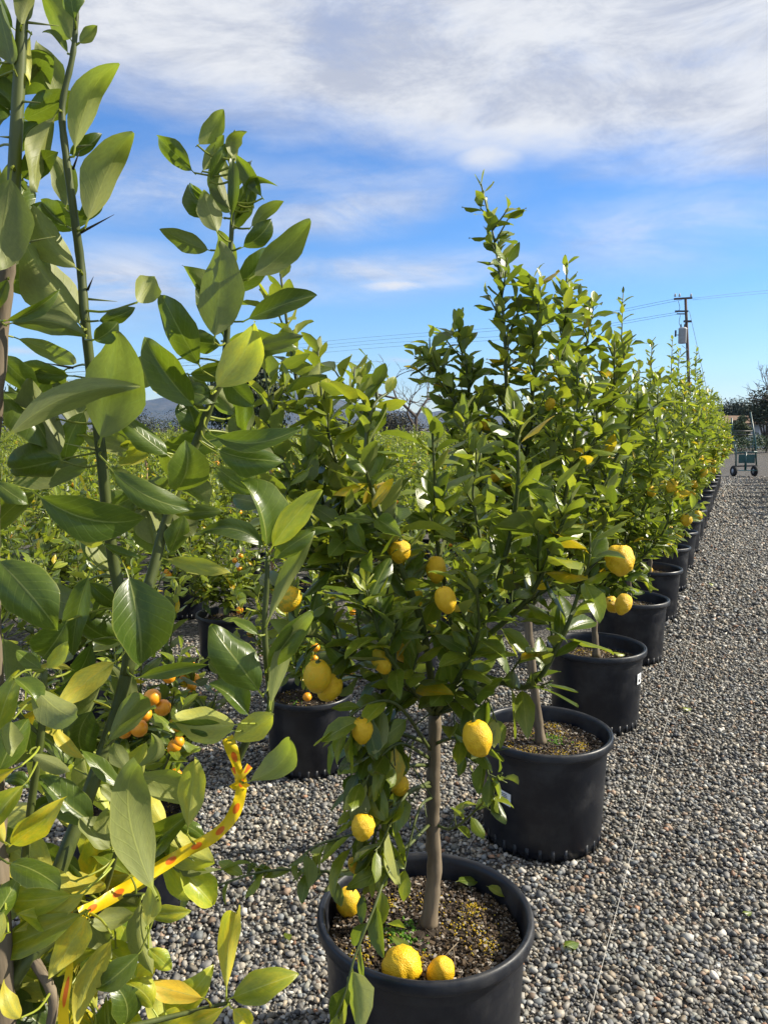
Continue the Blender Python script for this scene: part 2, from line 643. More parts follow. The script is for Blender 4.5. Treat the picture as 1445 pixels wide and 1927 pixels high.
SHAPES = []
for k in range(12):
    r = random.Random(100 + k)
    SHAPES.append(dict(wr=r.uniform(.38, .52), fold=r.uniform(.1, .7), arch=r.uniform(-.10, .50), wave=r.uniform(.01, .05),
                       twist=r.uniform(-.6, .6), seed=k, curl=r.uniform(-.3, .9)))
LOW = [leaf_arrays(6, 1, **s) for s in SHAPES]
MID = [leaf_arrays(6, 2, **s) for s in SHAPES]
TINTS = [(.04, .92), (.14, 1.0), (.26, 1.1), (.42, 1.15), (.85, 1.0)]
PART_LEAF = {}


def part_leaf_mesh(shape, ti):
    if (shape, ti) not in PART_LEAF:
        V, Fq, UV = MID[shape]
        C = np.tile(np.array([TINTS[ti][0], TINTS[ti][1], shape / 12.0, 1.0]), (len(V), 1))
        PART_LEAF[(shape, ti)] = bulk_mesh('leaf', V, Fq, UV, C, M['leaf'])
    return PART_LEAF[(shape, ti)]


def stuff_leaves(name, leaves, parent, base, arr=None):
    """leaves: list of (Matrix, size, tint index, shape) -> one joined mesh"""
    arr = arr or LOW
    Vs, Fs, Us, Cs, n = [], [], [], [], 0
    b = np.array(base)
    for mtx, L, ti, sh in leaves:
        V, Fq, UV = arr[sh]
        A = np.array(mtx)
        Vs.append((V * L) @ A[:3, :3].T + A[:3, 3] - b)
        Fs.append(Fq + n)
        Us.append(UV)
        C = np.empty((len(V), 4))
        C[:] = (min(1, max(0, TINTS[ti][0] + R.uniform(-.04, .07))), TINTS[ti][1] * R.uniform(.85, 1.15), R.random(), 1)
        Cs.append(C)
        n += len(V)
    me = bulk_mesh(name, np.concatenate(Vs), np.concatenate(Fs), np.concatenate(Us), np.concatenate(Cs), M['leaf'])
    o = link(name, me, parent)
    o['kind'] = 'stuff'
    return o


def orient(axis, nrm_hint):
    y = axis.normalized()
    z = (nrm_hint - y * nrm_hint.dot(y))
    if z.length < 1e-4:
        z = y.orthogonal()
    z.normalize()
    x = y.cross(z)
    return Matrix(((x.x, y.x, z.x), (x.y, y.y, z.y), (x.z, y.z, z.z)))


def smooth_path(pts, n=10):
    pts = [Vector(p) for p in pts]
    if len(pts) == 2:
        return [pts[0].lerp(pts[1], i / n) for i in range(n + 1)]
    P = [pts[0] * 2 - pts[1]] + pts + [pts[-1] * 2 - pts[-2]]
    out = []
    for i in range(1, len(P) - 2):
        for k in range(n):
            t = k / n
            a, b, c, d = P[i - 1], P[i], P[i + 1], P[i + 2]
            out.append(.5 * ((2 * b) + (c - a) * t + (2 * a - 5 * b + 4 * c - d) * t * t + (3 * b - a - 3 * c + d) * t ** 3))
    out.append(pts[-1])
    return out


def path_len(p):
    return sum((p[i + 1] - p[i]).length for i in range(len(p) - 1))


Z = Vector((0, 0, 1))


class Tree:
    def __init__(s, name, base, leafL=.10):
        s.root = empty(name, base)
        s.base = Vector(base)
        s.leafL = leafL
        s.leaves = []
        s.branches = []

    def loc(s, p):
        return Vector(p) - s.base

    def trunk(s, pts, r0, r1, name='trunk', mat='bark', n=12):
        p = smooth_path(pts, 8)
        k = len(p)
        mb = MB()
        mb.tube([s.loc(q) + Vector((R.gauss(0, .0008), R.gauss(0, .0008), 0)) for q in p],
                [(r0 + (r1 - r0) * i / (k - 1)) * (1 + .05 * math.sin(i * 1.7) + R.uniform(-.03, .03)) + (.35 * r0 * math.exp(-i * .9)) for i in range(k)], n)
        return mb.build(name, M[mat], s.root)

    def add_leaf(s, pos, axis, hint, L, ti=None, shape=None):
        if ti is None:
            u = R.random()
            ti = 0 if u < .20 else 1 if u < .55 else 2 if u < .88 else 3 if u < .98 else 4
        m = orient(axis, hint).to_4x4()
        m.translation = pos
        s.leaves.append((m, L, ti, R.randrange(12) if shape is None else shape))

    def leafy(s, p, L, spacing, t0=0.0, young=True, drop=0.0):
        """leaves in a spiral along path p"""
        tot = path_len(p)
        acc, nxt = 0.0, t0 * tot
        phi = R.uniform(0, 6.28)
        for i in range(len(p) - 1):
            seg = p[i + 1] - p[i]
            l = seg.length
            while nxt <= acc + l and l > 0:
                f = (nxt - acc) / l
                pos = p[i] + seg * f
                T = seg.normalized()
                A = T.orthogonal().normalized()
                B = T.cross(A)
                u = nxt / tot
                phi += 2.4 + R.gauss(0, .35)
                O = A * math.cos(phi) + B * math.sin(phi)
                al = rad(R.uniform(30, 74)) * (1 - .40 * max(0, (u - .6) / .4)) if young else rad(R.uniform(45, 95))
                ax = T * math.cos(al) + O * math.sin(al) + Vector((R.gauss(0, .12), R.gauss(0, .12), -drop * R.uniform(.3, 1.3)))
                up = max(0.0, T.z)
                hint = T * (.35 + .6 * up) + Z * (.75 - .3 * up) + Vector((R.gauss(0, .33), R.gauss(0, .33), R.gauss(0, .2)))
                k = (1 - .45 * max(0, (u - .72) / .28)) * R.uniform(.70, 1.2)
                ti = None
                if young and u > .86 and R.random() < .75:
                    ti = 2 if R.random() < .6 else 3
                s.add_leaf(pos, ax, hint, L * k, ti)
                nxt += spacing * R.uniform(.6, 1.4)
            acc += l

    def shoot(s, pts, r0, r1, t0=.25, sides=0, spacing=.028, L=None, side_len=.22, mat='green_stem', name='branch', side_t0=.2, drop=0.0, nsm=6, taper=.85):
        p = smooth_path(pts, nsm)
        k = len(p)
        L = L or s.leafL
        mb = MB()
        far = s.base.y > 8
        mb.tube([s.loc(q) for q in p], [r0 + (r1 - r0) * i / (k - 1) for i in range(k)], 4 if far else 6)
        s.leafy(p, L, spacing, t0, drop=drop)
        for j in range(sides):
            u = side_t0 + (1 - side_t0) * (j + R.random()) / sides * .92
            i = min(k - 2, int(u * (k - 1)))
            T = (p[i + 1] - p[i]).normalized()
            O = T.orthogonal().normalized()
            O = Matrix.Rotation(R.uniform(0, 6.28), 3, T) @ O
            d = (T * R.uniform(.3, .9) + O * R.uniform(.55, .95) + Z * R.uniform(.0, .8) * (drop == 0)).normalized()
            ln = side_len * R.uniform(.5, 1.25) * (1.15 - taper * u)
            b = p[i]
            q = smooth_path([b, b + d * ln * .5 + Z * ln * .03, b + d * ln * .95 + Z * ln * R.uniform(.02, .28)], 4)
            rr = max(r1, r0 * .45)
            mb.tube([s.loc(w) for w in q], [rr * .8 + (r1 * .7 - rr * .8) * e / (len(q) - 1) for e in range(len(q))], 3 if far else 4)
            s.leafy(q, L * R.uniform(.85, 1.05), spacing * .95, .12, drop=drop)
        s.branches.append(mb.build(name, M[mat], s.root))
        return p

    def finish(s, nparts, stuffname='foliage', prefer=None):
        """nearest leaves that face the camera become parts, the rest one joined part"""
        cpos = Vector((0, 0, CAMH))
        key = []
        for i, (m, L, ti, sh) in enumerate(s.leaves):
            p = m.translation
            d = (p - cpos).length
            x = CX + F * p.x / max(.1, p.y)
            off = 0 if -60 < x < 1510 else 3.0
            key.append((d - 1.2 * L + off, i))
        key.sort()
        parts = set(i for _, i in key[:nparts])
        rest = []
        for i, lf in enumerate(s.leaves):
            if i in parts:
                m, L, ti, sh = lf
                o = bpy.data.objects.new('leaf', part_leaf_mesh(sh, ti))
                COL.objects.link(o)
                o.parent = s.root
                mm = m.copy()
                mm.translation = m.translation - s.base
                o.matrix_local = mm @ Matrix.Diagonal((L * R.uniform(.9, 1.1), L, L, 1))
            else:
                rest.append(lf)
        if rest:
            stuff_leaves(stuffname, rest, s.root, s.base)


# ------------------------------------------------------------------ ground and gravel
gm_ = MB()
gm_.add([(-6000, -3000, 0), (6000, -3000, 0), (6000, 9000, 0), (-6000, 9000, 0)], [(0, 1, 2, 3)])
tag(gm_.build('ground', M['ground'], smooth=False), kind='structure')

ROW = Vector((0.57, 1.24, 0))
P1C = Vector((0.105, 1.87, 0))
POT_R, POT_H = .28, .46
pots = [P1C + ROW * k for k in range(-1, 17)]
pots[0] = Vector((-.44, .80, 0))
pots[2] = Vector((.662, 3.08, 0))
pots[3] = Vector((1.225, 4.33, 0))
LROW = Vector((.52, 1.15, 0))
small = [(Vector((-.9, 2.6, 0)) + LROW * k) for k in range(0, 6)]
small2 = [(Vector((-1.64, 4.25, 0)) + LROW * k) for k in range(-1, 6)]

ico_t = (1 + 5 ** .5) / 2
IV = np.array([(-1, ico_t, 0), (1, ico_t, 0), (-1, -ico_t, 0), (1, -ico_t, 0), (0, -1, ico_t), (0, 1, ico_t), (0, -1, -ico_t), (0, 1, -ico_t),
               (ico_t, 0, -1), (ico_t, 0, 1), (-ico_t, 0, -1), (-ico_t, 0, 1)])
IV /= np.linalg.norm(IV[0])
IF = np.array([(0, 11, 5), (0, 5, 1), (0, 1, 7), (0, 7, 10), (0, 10, 11), (1, 5, 9), (5, 11, 4), (11, 10, 2), (10, 7, 6), (7, 1, 8),
               (3, 9, 4), (3, 4, 2), (3, 2, 6), (3, 6, 8), (3, 8, 9), (4, 9, 5), (2, 4, 11), (6, 2, 10), (8, 6, 7), (9, 8, 1)])


def subdiv(V, Fc):
    V = [tuple(v) for v in V]
    cache, out = {}, []

    def mid(a, b):
        k = (min(a, b), max(a, b))
        if k not in cache:
            p = (np.array(V[a]) + np.array(V[b])) / 2
            V.append(tuple(p / np.linalg.norm(p)))
            cache[k] = len(V) - 1
        return cache[k]
    for a, b, c in Fc:
        x, y, z = mid(a, b), mid(b, c), mid(c, a)
        out += [(a, x, z), (b, y, x), (c, z, y), (x, y, z)]
    return np.array(V), np.array(out)


IV1, IF1 = subdiv(IV, IF)
OV = np.array([(1, 0, 0), (-1, 0, 0), (0, 1, 0), (0, -1, 0), (0, 0, 1), (0, 0, -1)], float)
OF = np.array([(0, 2, 4), (2, 1, 4), (1, 3, 4), (3, 0, 4), (2, 0, 5), (1, 2, 5), (3, 1, 5), (0, 3, 5)])
O2V, O2F = subdiv(OV, OF)


def stone_shapes(V, n, seed, cuts=9):
    r = np.random.default_rng(seed)
    out = []
    for _ in range(n):
        W = V.copy()
        for _c in range(cuts):      # chip facets off
            d = r.normal(size=3)
            d /= np.linalg.norm(d)
            lim = r.uniform(.40, .82)
            pr = W @ d
            W = W - np.outer(np.maximum(0, pr - lim), d)
        out.append(W)
    return out


def rotmats(n):
    q = rng.normal(size=(n, 4))
    q /= np.linalg.norm(q, axis=1)[:, None]
    w, x, y, z = q.T
    return np.stack([np.stack([1 - 2 * (y * y + z * z), 2 * (x * y - z * w), 2 * (x * z + y * w)], 1),
                     np.stack([2 * (x * y + z * w), 1 - 2 * (x * x + z * z), 2 * (y * z - x * w)], 1),
                     np.stack([2 * (x * z - y * w), 2 * (y * z + x * w), 1 - 2 * (x * x + y * y)], 1)], 1)


PAL = np.array([(.20, .195, .19), (.13, .135, .145), (.30, .285, .26), (.42, .385, .33), (.36, .30, .225), (.17, .155, .13), (.22, .24, .255),
                (.56, .54, .50), (.29, .21, .155), (.085, .09, .10), (.40, .40, .385), (.25, .25, .225), (.33, .19, .12)])
PALW = np.array([.16, .12, .14, .10, .07, .10, .09, .045, .04, .06, .05, .10, .012])
PALW = PALW / PALW.sum()


def scatter_stones(y0, y1, step, V, Fc, seed, smin, smax, lane=None):
    ys = np.arange(y0, y1, step)
    pts = []
    for y in ys:
        xs = np.arange(-.56 * y - .35, .56 * y + .35, step)
        pts.append(np.stack([xs, np.full(len(xs), y)], 1))
    P = np.concatenate(pts)
    P += rng.uniform(-.55, .55, P.shape) * step
    keep = np.ones(len(P), bool)
    for c in pots:
        keep &= ((P - np.array(c)[:2]) ** 2).sum(1) > .232 ** 2
    for c in small + small2:
        keep &= ((P - np.array(c)[:2]) ** 2).sum(1) > .17 ** 2
    if lane:
        keep &= P[:, 0] > .46 * P[:, 1] - 1.1
        keep &= rng.random(len(P)) < np.clip((lane - P[:, 1]) / 6.0, 0, 1)
    P = P[keep]
    n = len(P)
    shapes = np.stack(stone_shapes(V, 24, seed))
    sid = rng.integers(0, 24, n)
    size = np.exp(rng.normal(0, .34, n))
    size = np.clip(size * (smin + smax) / 2, smin * .7, smax * 1.6)
    W = shapes[sid] * rng.uniform(.66, 1.38, (n, 1, 3))
    W = np.einsum('nij,nvj->nvi', rotmats(n), W)
    W[:, :, 2] *= .72
    W *= size[:, None, None]
    W[:, :, 0] += P[:, 0, None]
    W[:, :, 1] += P[:, 1, None]
    W[:, :, 2] += (size * rng.uniform(.05, .75, n))[:, None]
    col = PAL[rng.choice(len(PAL), n, p=PALW)] * rng.uniform(.50, 1.08, (n, 1)) * np.array((1.02, 1.0, .96))
    C = np.ones((n, V.shape[0], 4))
    C[:, :, :3] = col[:, None, :]
    Fx = (Fc[None] + (np.arange(n) * V.shape[0])[:, None, None]).reshape(-1, 3)
    return W.reshape(-1, 3), Fx, C.reshape(-1, 4)


parts_ = [scatter_stones(1.25, 2.35, .0128, O2V, O2F, 3, .0064, .0108), scatter_stones(2.35, 3.6, .0155, IV, IF, 4, .0078, .0120),
          scatter_stones(3.6, 6.0, .0180, OV, OF, 6, .0094, .0140),
          scatter_stones(6.0, 13.0, .030, OV, OF, 5, .014, .021, 19.5),
          scatter_stones(13.0, 27.0, .046, OV, OF, 7, .021, .030, 28.0)]
nv = 0
GV, GF, GC = [], [], []
for V_, F_, C_ in parts_:
    GV.append(V_)
    GF.append(F_ + nv)
    GC.append(C_)
    nv += len(V_)
me = bulk_mesh('gravel', np.concatenate(GV), np.concatenate(GF), None, np.concatenate(GC), M['pebble'], smooth=False)
tag(link('gravel', me), 'loose grey and tan crushed gravel covering the nursery ground', 'gravel', kind='stuff')
print('gravel tris', sum(len(x) for x in GF))

# ------------------------------------------------------------------ hills
hb = MB()
npt = 160
for (dist, hmax, seed, x0, x1) in ((7600, 560, 1, -5600, 5600),):
    r = random.Random(seed)
    hv, hf = [], []
    ph = [r.uniform(0, 6) for _ in range(6)]
    for j in range(7):
        for i in range(npt):
            x = x0 + (x1 - x0) * i / (npt - 1)
            e = .60 + .18 * math.sin(x / 900 + 2.2) + .10 * math.sin(x / 380 + ph[1]) + .05 * math.sin(x / 150 + ph[2])
            e *= 1.0 if x < -1200 else max(.42, 1.0 - (x + 1200) / 2600)
            hgt = hmax * e * math.sin(j / 6 * math.pi / 2) ** 1.2
            ridge = 50 * math.sin(x / 120 + j * .9 + ph[3]) * math.sin(j / 6 * math.pi)
            hv.append((x + 60 * math.sin(j + x / 300), dist - 900 + j * 160 + ridge, hgt - 6 + 12 * math.sin(x / 70 + j) * (j > 0)))
    for j in range(6):
        for i in range(npt - 1):
            a = j * npt + i
            hf.append((a, a + 1, a + npt + 1, a + npt))
    hb.add(hv, hf)
tag(hb.build('hills', M['hill']), kind='structure')

# ------------------------------------------------------------------ pots
PROF = [(.0, .012), (.225, .012), (.238, .020), (.242, .045), (.2425, .046), (.2555, .385), (.2560, .388), (.2580, .394), (.2585, .418), (.2600, .424), (.2745, .425), (.2790, .428), (.2802, .436),
        (.2790, .452), (.2760, .4585), (.2715, .4605), (.2650, .4590), (.2600, .4545), (.2575, .440), (.2555, .415), (.252, .39), (.246, .33), (.0, .33)]


def pot_mesh(scale=1.0, hs=1.0):
    mb = MB()
    mb.lathe([(r * scale, z * hs) for r, z in PROF], 64)
    for k in range(30):     # moulded ribs round the foot
        a = k / 30 * 6.2832
        if k % 10 == 5:
            continue
        mb.box((math.cos(a) * .2392 * scale, math.sin(a) * .2392 * scale, .034 * hs), (.0075 * scale, .013, .050 * hs), Matrix.Rotation(a, 3, 'Z'))
    me = mb.mesh('body', M['pot'])
    return me


def soil_mesh(rad_, nchips, ngran):
    mb = MB()
    n, m = 40, 12
    v = []
    for i in range(m + 1):
        for j in range(n):
            a, r_ = j / n * 6.2832, rad_ * i / m
            v.append((r_ * math.cos(a), r_ * math.sin(a), R.gauss(0, .0022) + .010 * math.exp(-(r_ / .05) ** 2) - .004 * (i / m) ** 2))
    f = [(i * n + j, i * n + (j + 1) % n, (i + 1) * n + (j + 1) % n, (i + 1) * n + j) for i in range(m) for j in range(n)]
    mb.add(v, f, col=(.035, .026, .018, 1))
    pal = [(.05, .034, .022), (.085, .058, .036), (.14, .10, .065), (.22, .165, .115), (.30, .26, .22), (.028, .022, .018), (.11, .075, .04), (.40, .36, .31)]
    for _ in range(nchips):
        r_, a = rad_ * math.sqrt(R.random()) * .985, R.uniform(0, 6.2832)
        w = R.uniform(.003, .008)
        sz = (w * R.uniform(.8, 2.2), w, R.uniform(.0015, .004))
        rot = Matrix.Rotation(R.uniform(0, 6.28), 3, 'Z') @ Matrix.Rotation(R.gauss(0, .5), 3, 'X') @ Matrix.Rotation(R.gauss(0, .4), 3, 'Y')
        c = pal[R.choice([0, 0, 1, 1, 2, 2, 3, 4, 5, 5, 6, 7])]
        k = R.uniform(.5, 1.0)
        mb.box((r_ * math.cos(a), r_ * math.sin(a), R.uniform(.001, .009)), sz, rot, (c[0] * k, c[1] * k, c[2] * k, 1))
    patches = [(.10, .02, .075), (.135, .09, .055), (.02, .12, .07), (-.12, -.02, .07), (-.02, -.10, .04), (.15, -.05, .05), (-.10, .11, .06), (-.17, -.10, .05)]
    for _ in range(ngran):      # crumbly yellow moss
        cx_, cy_, s_ = R.choice(patches)
        x, y = R.gauss(cx_, s_ * .38), R.gauss(cy_, s_ * .38)
        if x * x + y * y > (rad_ * .97) ** 2:
            continue
        k = R.uniform(.0014, .0034)
        c = R.choice([(.40, .26, .012), (.46, .32, .02), (.30, .19, .012), (.34, .28, .03)])
        mb.add(IV * (k, k, k * .8) + (x, y, R.uniform(.003, .009)), [tuple(t) for t in IF], col=(*c, 1))
    for _ in range(ngran // 5):    # green moss by the trunk
        x, y = R.gauss(-.055, .028), R.gauss(-.012, .03)
        k = R.uniform(.0025, .006)
        c = R.choice([(.07, .17, .012), (.11, .22, .02), (.05, .11, .01)])
        mb.add(IV * k + (x, y, R.uniform(.002, .008)), [tuple(t) for t in IF], col=(*c, 1))
    return mb.mesh('potting_soil', M['soil_bits'], smooth=False)


BIGPOT = pot_mesh()
SMALLPOT = pot_mesh(.80, .84)
SOIL = soil_mesh(.2475, 5000, 1100)
SOIL_S = soil_mesh(.196, 500, 100)
SOIL_Z = .392
ORD = ['first', 'second', 'third', 'fourth', 'fifth', 'sixth', 'seventh', 'eighth', 'ninth', 'tenth', 'eleventh', 'twelfth', 'thirteenth', 'fourteenth', 'fifteenth', 'sixteenth', 'seventeenth']


def sticker(parent, ang, z, w=.062, h=.052, tilt=0.0):
    mb = MB()
    k = 6
    v = []
    rr = .2475 + (z - .046) * .0275 + .0022
    for i in range(k + 1):
        a = ang + (i / k - .5) * w / rr
        for zz in (-h / 2, h / 2):
            v.append((rr * math.cos(a), rr * math.sin(a), z + zz + tilt * (i / k - .5) * w))
    f = [(2 * i, 2 * i + 2, 2 * i + 3, 2 * i + 1) for i in range(k)]
    mb.add(v, f)
    o = mb.build('label', M['tag_white'], parent)
    mb = MB()
    rr += .0012
    for i in range(15):      # bar code and small print
        a = ang + (-.22 + i * .025 + R.uniform(-.004, .004)) * w / rr
        wd_ = R.choice([.0007, .0012])
        mb.box((rr * math.cos(a), rr * math.sin(a), z - h * .18 + tilt * (a - ang) * rr), (.0006, wd_, h * .26), Matrix.Rotation(a, 3, 'Z'))
    for i in range(3):
        a = ang + .02 * (i - 1)
        mb.box((rr * math.cos(a), rr * math.sin(a), z + h * (.32 - .13 * i)), (.0006, w * (.55 - .1 * i), .002), Matrix.Rotation(a, 3, 'Z'))
    mb.build('bar_code', M['print_black'], o, smooth=False)


POTS = []
for i, c in enumerate(pots):
    po = empty('plant_pot', c, 0.0)
    POTS.append(po)
    b = link('body', BIGPOT, po)
    b.rotation_euler = (R.gauss(0, .008), R.gauss(0, .008), R.uniform(0, 6.28))
    s_ = link('potting_soil', SOIL, po, (0, 0, SOIL_Z - (0 if i < 3 else R.uniform(0, .03))))
    s_.rotation_euler.z = 0 if i == 1 else R.uniform(0, 6.28)
    if i == 0:
        lab = 'black plastic pot of the thorny lemon tree tied with dotted yellow tape'
    elif i == 1:
        lab = 'big black plastic pot with three fallen lemons lying on its mossy soil'
    elif i == 2:
        lab = 'black plastic pot with a white bar code label, beside the pot holding fallen lemons'
    elif i == 3:
        lab = 'black plastic pot with a narrow white label, second after the pot holding three fallen lemons'
    else:
        lab = 'black plastic pot, %s along the row after the pot holding fallen lemons' % ORD[i - 2]
    tag(po, lab, 'plant pot', 'black pots in the lemon tree row')
    po['label'] = lab


def facing(c, off):
    """angle on the pot that looks at the camera, turned by off degrees"""
    return math.atan2(-c.y, -c.x) + rad(off)


sticker(POTS[2], facing(pots[2], -35), .245, tilt=-.12)
sticker(POTS[3], facing(pots[3], 66), .31, .05, .06)

# ------------------------------------------------------------------ fruit


def lemon_mesh(seed, rough=.02, long=1.22, nip=.16, green=0.0):
    r = random.Random(seed)
    n, k = 28, 22
    mb = MB()
    prof = []
    for i in range(k + 1):
        a = math.pi * i / k
        rr = math.sin(a) ** .92
        zz = -math.cos(a) * long
        if zz < -long * .8:
            q = (-zz / long - .8) / .2
            rr += .10 * q * (1 - q) * 2
            zz -= nip * q * q
        if zz > long * .9:
            zz -= .06
        prof.append((max(.002, rr), zz))
    mb.lathe(prof, n)
    V = mb.v[0]
    ph = [r.uniform(0, 6) for _ in range(8)]
    d = 1 + rough * (np.sin(V[:, 0] * 5 + ph[0]) * np.sin(V[:, 1] * 6 + ph[1]) + np.sin(V[:, 2] * 8 + ph[2]) * np.sin(V[:, 0] * 9 + ph[3]) + .6 * np.sin(V[:, 1] * 15 + ph[4]) * np.sin(V[:, 2] * 14 + ph[5]))
    mb.v[0] = V * d[:, None]
    c = np.ones((len(V), 4))
    c[:, 0] = 1 - green
    mb.col[0] = c
    return mb.mesh('lemon', M['lemon'])


LEMONS = [lemon_mesh(1, .02), lemon_mesh(2, .035, 1.15), lemon_mesh(3, .015, 1.3, .2), lemon_mesh(4, .05, 1.08, .1)]
LEMON_G = lemon_mesh(5, .02, 1.15, .15, .8)
sb = MB()
sb.tube([(0, 0, .95), (0, .02, 1.25), (.05, .05, 1.5)], [.07, .055, .05], 6)
sb.lathe([(.02, 1.12), (.24, 1.10), (.20, 1.16), (.03, 1.18)], 8)
STALK = sb.mesh('stalk', M['green_stem'])


def lemon(parent, p, r, mesh=0, tilt=(0, 0, 0), stalk=True, base=None, green=False, name='lemon'):
    o = bpy.data.objects.new(name, LEMON_G if green else LEMONS[mesh])
    COL.objects.link(o)
    if parent is not None:
        o.parent = parent
        o.location = Vector(p) - base
    else:
        o.location = p
    o.scale = (r, r, r)
    o.rotation_euler = tilt
    if stalk:
        s_ = bpy.data.objects.new('stalk', STALK)
        COL.objects.link(s_)
        s_.parent = o
    return o


# ------------------------------------------------------------------ the lemon row
def fruits(tree, lst, d0):
    for x, y, rpx, d, k in lst:
        p = px(x, y, d)
        r = .93 * rpx * d / F
        lemon(tree.root, p, r, k % 4, (R.uniform(-.5, .5), R.uniform(-.6, .6), R.uniform(0, 6)), base=tree.base, green=(k == 9))


# --- tree in the pot with fallen lemons
c = pots[1]
bs = Vector((c.x + .012, c.y + .03, SOIL_Z))
t1 = Tree('lemon_tree', bs, .108)
D = 1.90
fork = px(818, 1345, D)
t1.trunk([bs, px(817, 1640, D), px(814, 1545, D), px(816, 1450, D), fork], .0205, .0165)


def pxs(*a):
    return [px(x, y, d) for x, y, d in a]


bark_sh = dict(mat='bark')
kn = px(812, 1548, D)
t1.shoot([fork] + pxs((765, 1262, 1.92), (690, 1150, 1.97), (625, 1010, 2.0), (585, 850, 2.02), (548, 660, 2.04), (528, 515, 2.05)), .012, .003, .22, 10, .021, side_len=.17)
t1.shoot(pxs((690, 1150, 1.97), (668, 1000, 2.06), (655, 840, 2.1), (668, 690, 2.12)), .008, .0025, .15, 8, .021, side_len=.19)
t1.shoot([fork] + pxs((795, 1180, 1.85), (735, 1020, 1.8), (690, 880, 1.82), (700, 770, 1.85), (735, 735, 1.9)), .011, .003, .2, 9, .021, side_len=.17)
t1.shoot([fork] + pxs((850, 1180, 1.98), (825, 1040, 2.0), (818, 900, 2.0), (812, 785, 2.0)), .010, .0028, .15, 8, .021, side_len=.17)
t1.shoot([fork] + pxs((890, 1220, 1.9), (950, 1050, 1.86), (975, 900, 1.83), (965, 755, 1.8)), .011, .003, .2, 9, .021, side_len=.17)
t1.shoot(pxs((890, 1220, 1.9), (990, 1130, 1.8), (1040, 1030, 1.75), (1080, 925, 1.72)), .008, .003, .2, 7, .022, side_len=.17)
t1.shoot([fork] + pxs((920, 1285, 1.88), (1000, 1290, 1.8), (1062, 1190, 1.76), (1100, 1085, 1.75), (1130, 1050, 1.75)), .0095, .003, .35, 6, .024, side_len=.15)
t1.shoot([fork] + pxs((730, 1262, 1.85), (640, 1225, 1.8), (560, 1165, 1.78), (520, 1105, 1.8)), .009, .003, .3, 8, .020, side_len=.17)
t1.shoot([fork] + pxs((880, 1250, 2.05), (910, 1080, 2.15), (890, 930, 2.2), (905, 850, 2.2)), .009, .003, .2, 7, .022, side_len=.17)
t1.shoot([fork] + pxs((760, 1220, 2.1), (760, 1080, 2.2), (640, 960, 2.25), (620, 820, 2.25)), .009, .003, .2, 7, .022, side_len=.17)
t1.shoot([fork] + pxs((770, 1290, 1.78), (720, 1210, 1.70), (690, 1100, 1.68)), .008, .003, .2, 6, .019, side_len=.13)
t1.shoot([fork] + pxs((860, 1280, 1.78), (900, 1190, 1.72), (890, 1060, 1.7)), .008, .003, .2, 6, .019, side_len=.13)
t1.shoot(pxs((690, 1150, 1.97), (600, 1000, 1.9), (530, 860, 1.9), (497, 690, 1.92)), .007, .0025, .2, 8, .022, side_len=.17)
t1.shoot(pxs((735, 1020, 1.8), (655, 920, 1.92), (612, 790, 1.96), (598, 660, 1.98)), .007, .0025, .15, 8, .022, side_len=.17)
t1.shoot(pxs((690, 1150, 1.97), (640, 1080, 1.85), (560, 1010, 1.8), (500, 940, 1.8)), .007, .0025, .2, 7, .022, side_len=.16)
# hanging lower growth
t1.shoot([px(806, 1400, D)] + pxs((740, 1380, 1.82), (690, 1420, 1.75), (655, 1500, 1.72)), .006, .0025, .1, 4, .025, side_len=.12, drop=.7)
t1.shoot([px(806, 1440, D)] + pxs((760, 1450, 1.8), (715, 1540, 1.74), (690, 1640, 1.7)), .005, .0025, .1, 3, .027, side_len=.11, drop=.7)
t1.shoot([kn] + pxs((740, 1610, 1.84), (640, 1640, 1.78), (500, 1640, 1.72), (335, 1695, 1.68)), .005, .002, .15, 6, .036, L=.075, side_len=.10, drop=.6)
t1.shoot([kn] + pxs((738, 1630, 1.68), (700, 1720, 1.58), (668, 1800, 1.53), (646, 1880, 1.50), (610, 1960, 1.49)), .004, .002, .22, 0, .046, drop=.8)
t1.shoot([kn] + pxs((850, 1560, 1.86), (905, 1515, 1.78), (945, 1455, 1.74)), .004, .002, .2, 4, .034, L=.065, side_len=.08, drop=.3)
t1.shoot([px(815, 1500, D)] + pxs((790, 1520, 1.8), (770, 1590, 1.74), (760, 1640, 1.7)), .004, .002, .1, 3, .03, side_len=.08, drop=.6)
t1.shoot([fork] + pxs((870, 1330, 1.82), (910, 1310, 1.74), (935, 1360, 1.70)), .005, .002, .15, 4, .032, side_len=.08, drop=.4)
t1.shoot([px(812, 1470, 1.9)] + pxs((760, 1500, 1.76), (690, 1560, 1.72), (600, 1590, 1.70), (560, 1620, 1.7)), .005, .0022, .15, 3, .030, side_len=.12, drop=.7)
t1.shoot([px(818, 1400, 1.9)] + pxs((860, 1390, 1.8), (905, 1420, 1.74), (930, 1500, 1.72)), .005, .0022, .1, 4, .027, L=.08, side_len=.10, drop=.6)
t1.shoot([px(812, 1415, 1.9)] + pxs((745, 1325, 1.74), (675, 1335, 1.70), (620, 1400, 1.68)), .005, .0022, .1, 5, .024, side_len=.13, drop=.5)
t1.shoot([px(812, 1430, 1.9)] + pxs((750, 1400, 1.78), (700, 1450, 1.70), (660, 1540, 1.68)), .005, .0022, .1, 5, .024, side_len=.13, drop=.7)
t1.shoot([px(812, 1480, 1.9)] + pxs((770, 1490, 1.74), (730, 1560, 1.68), (700, 1660, 1.66)), .005, .0022, .1, 4, .026, side_len=.12, drop=.7)
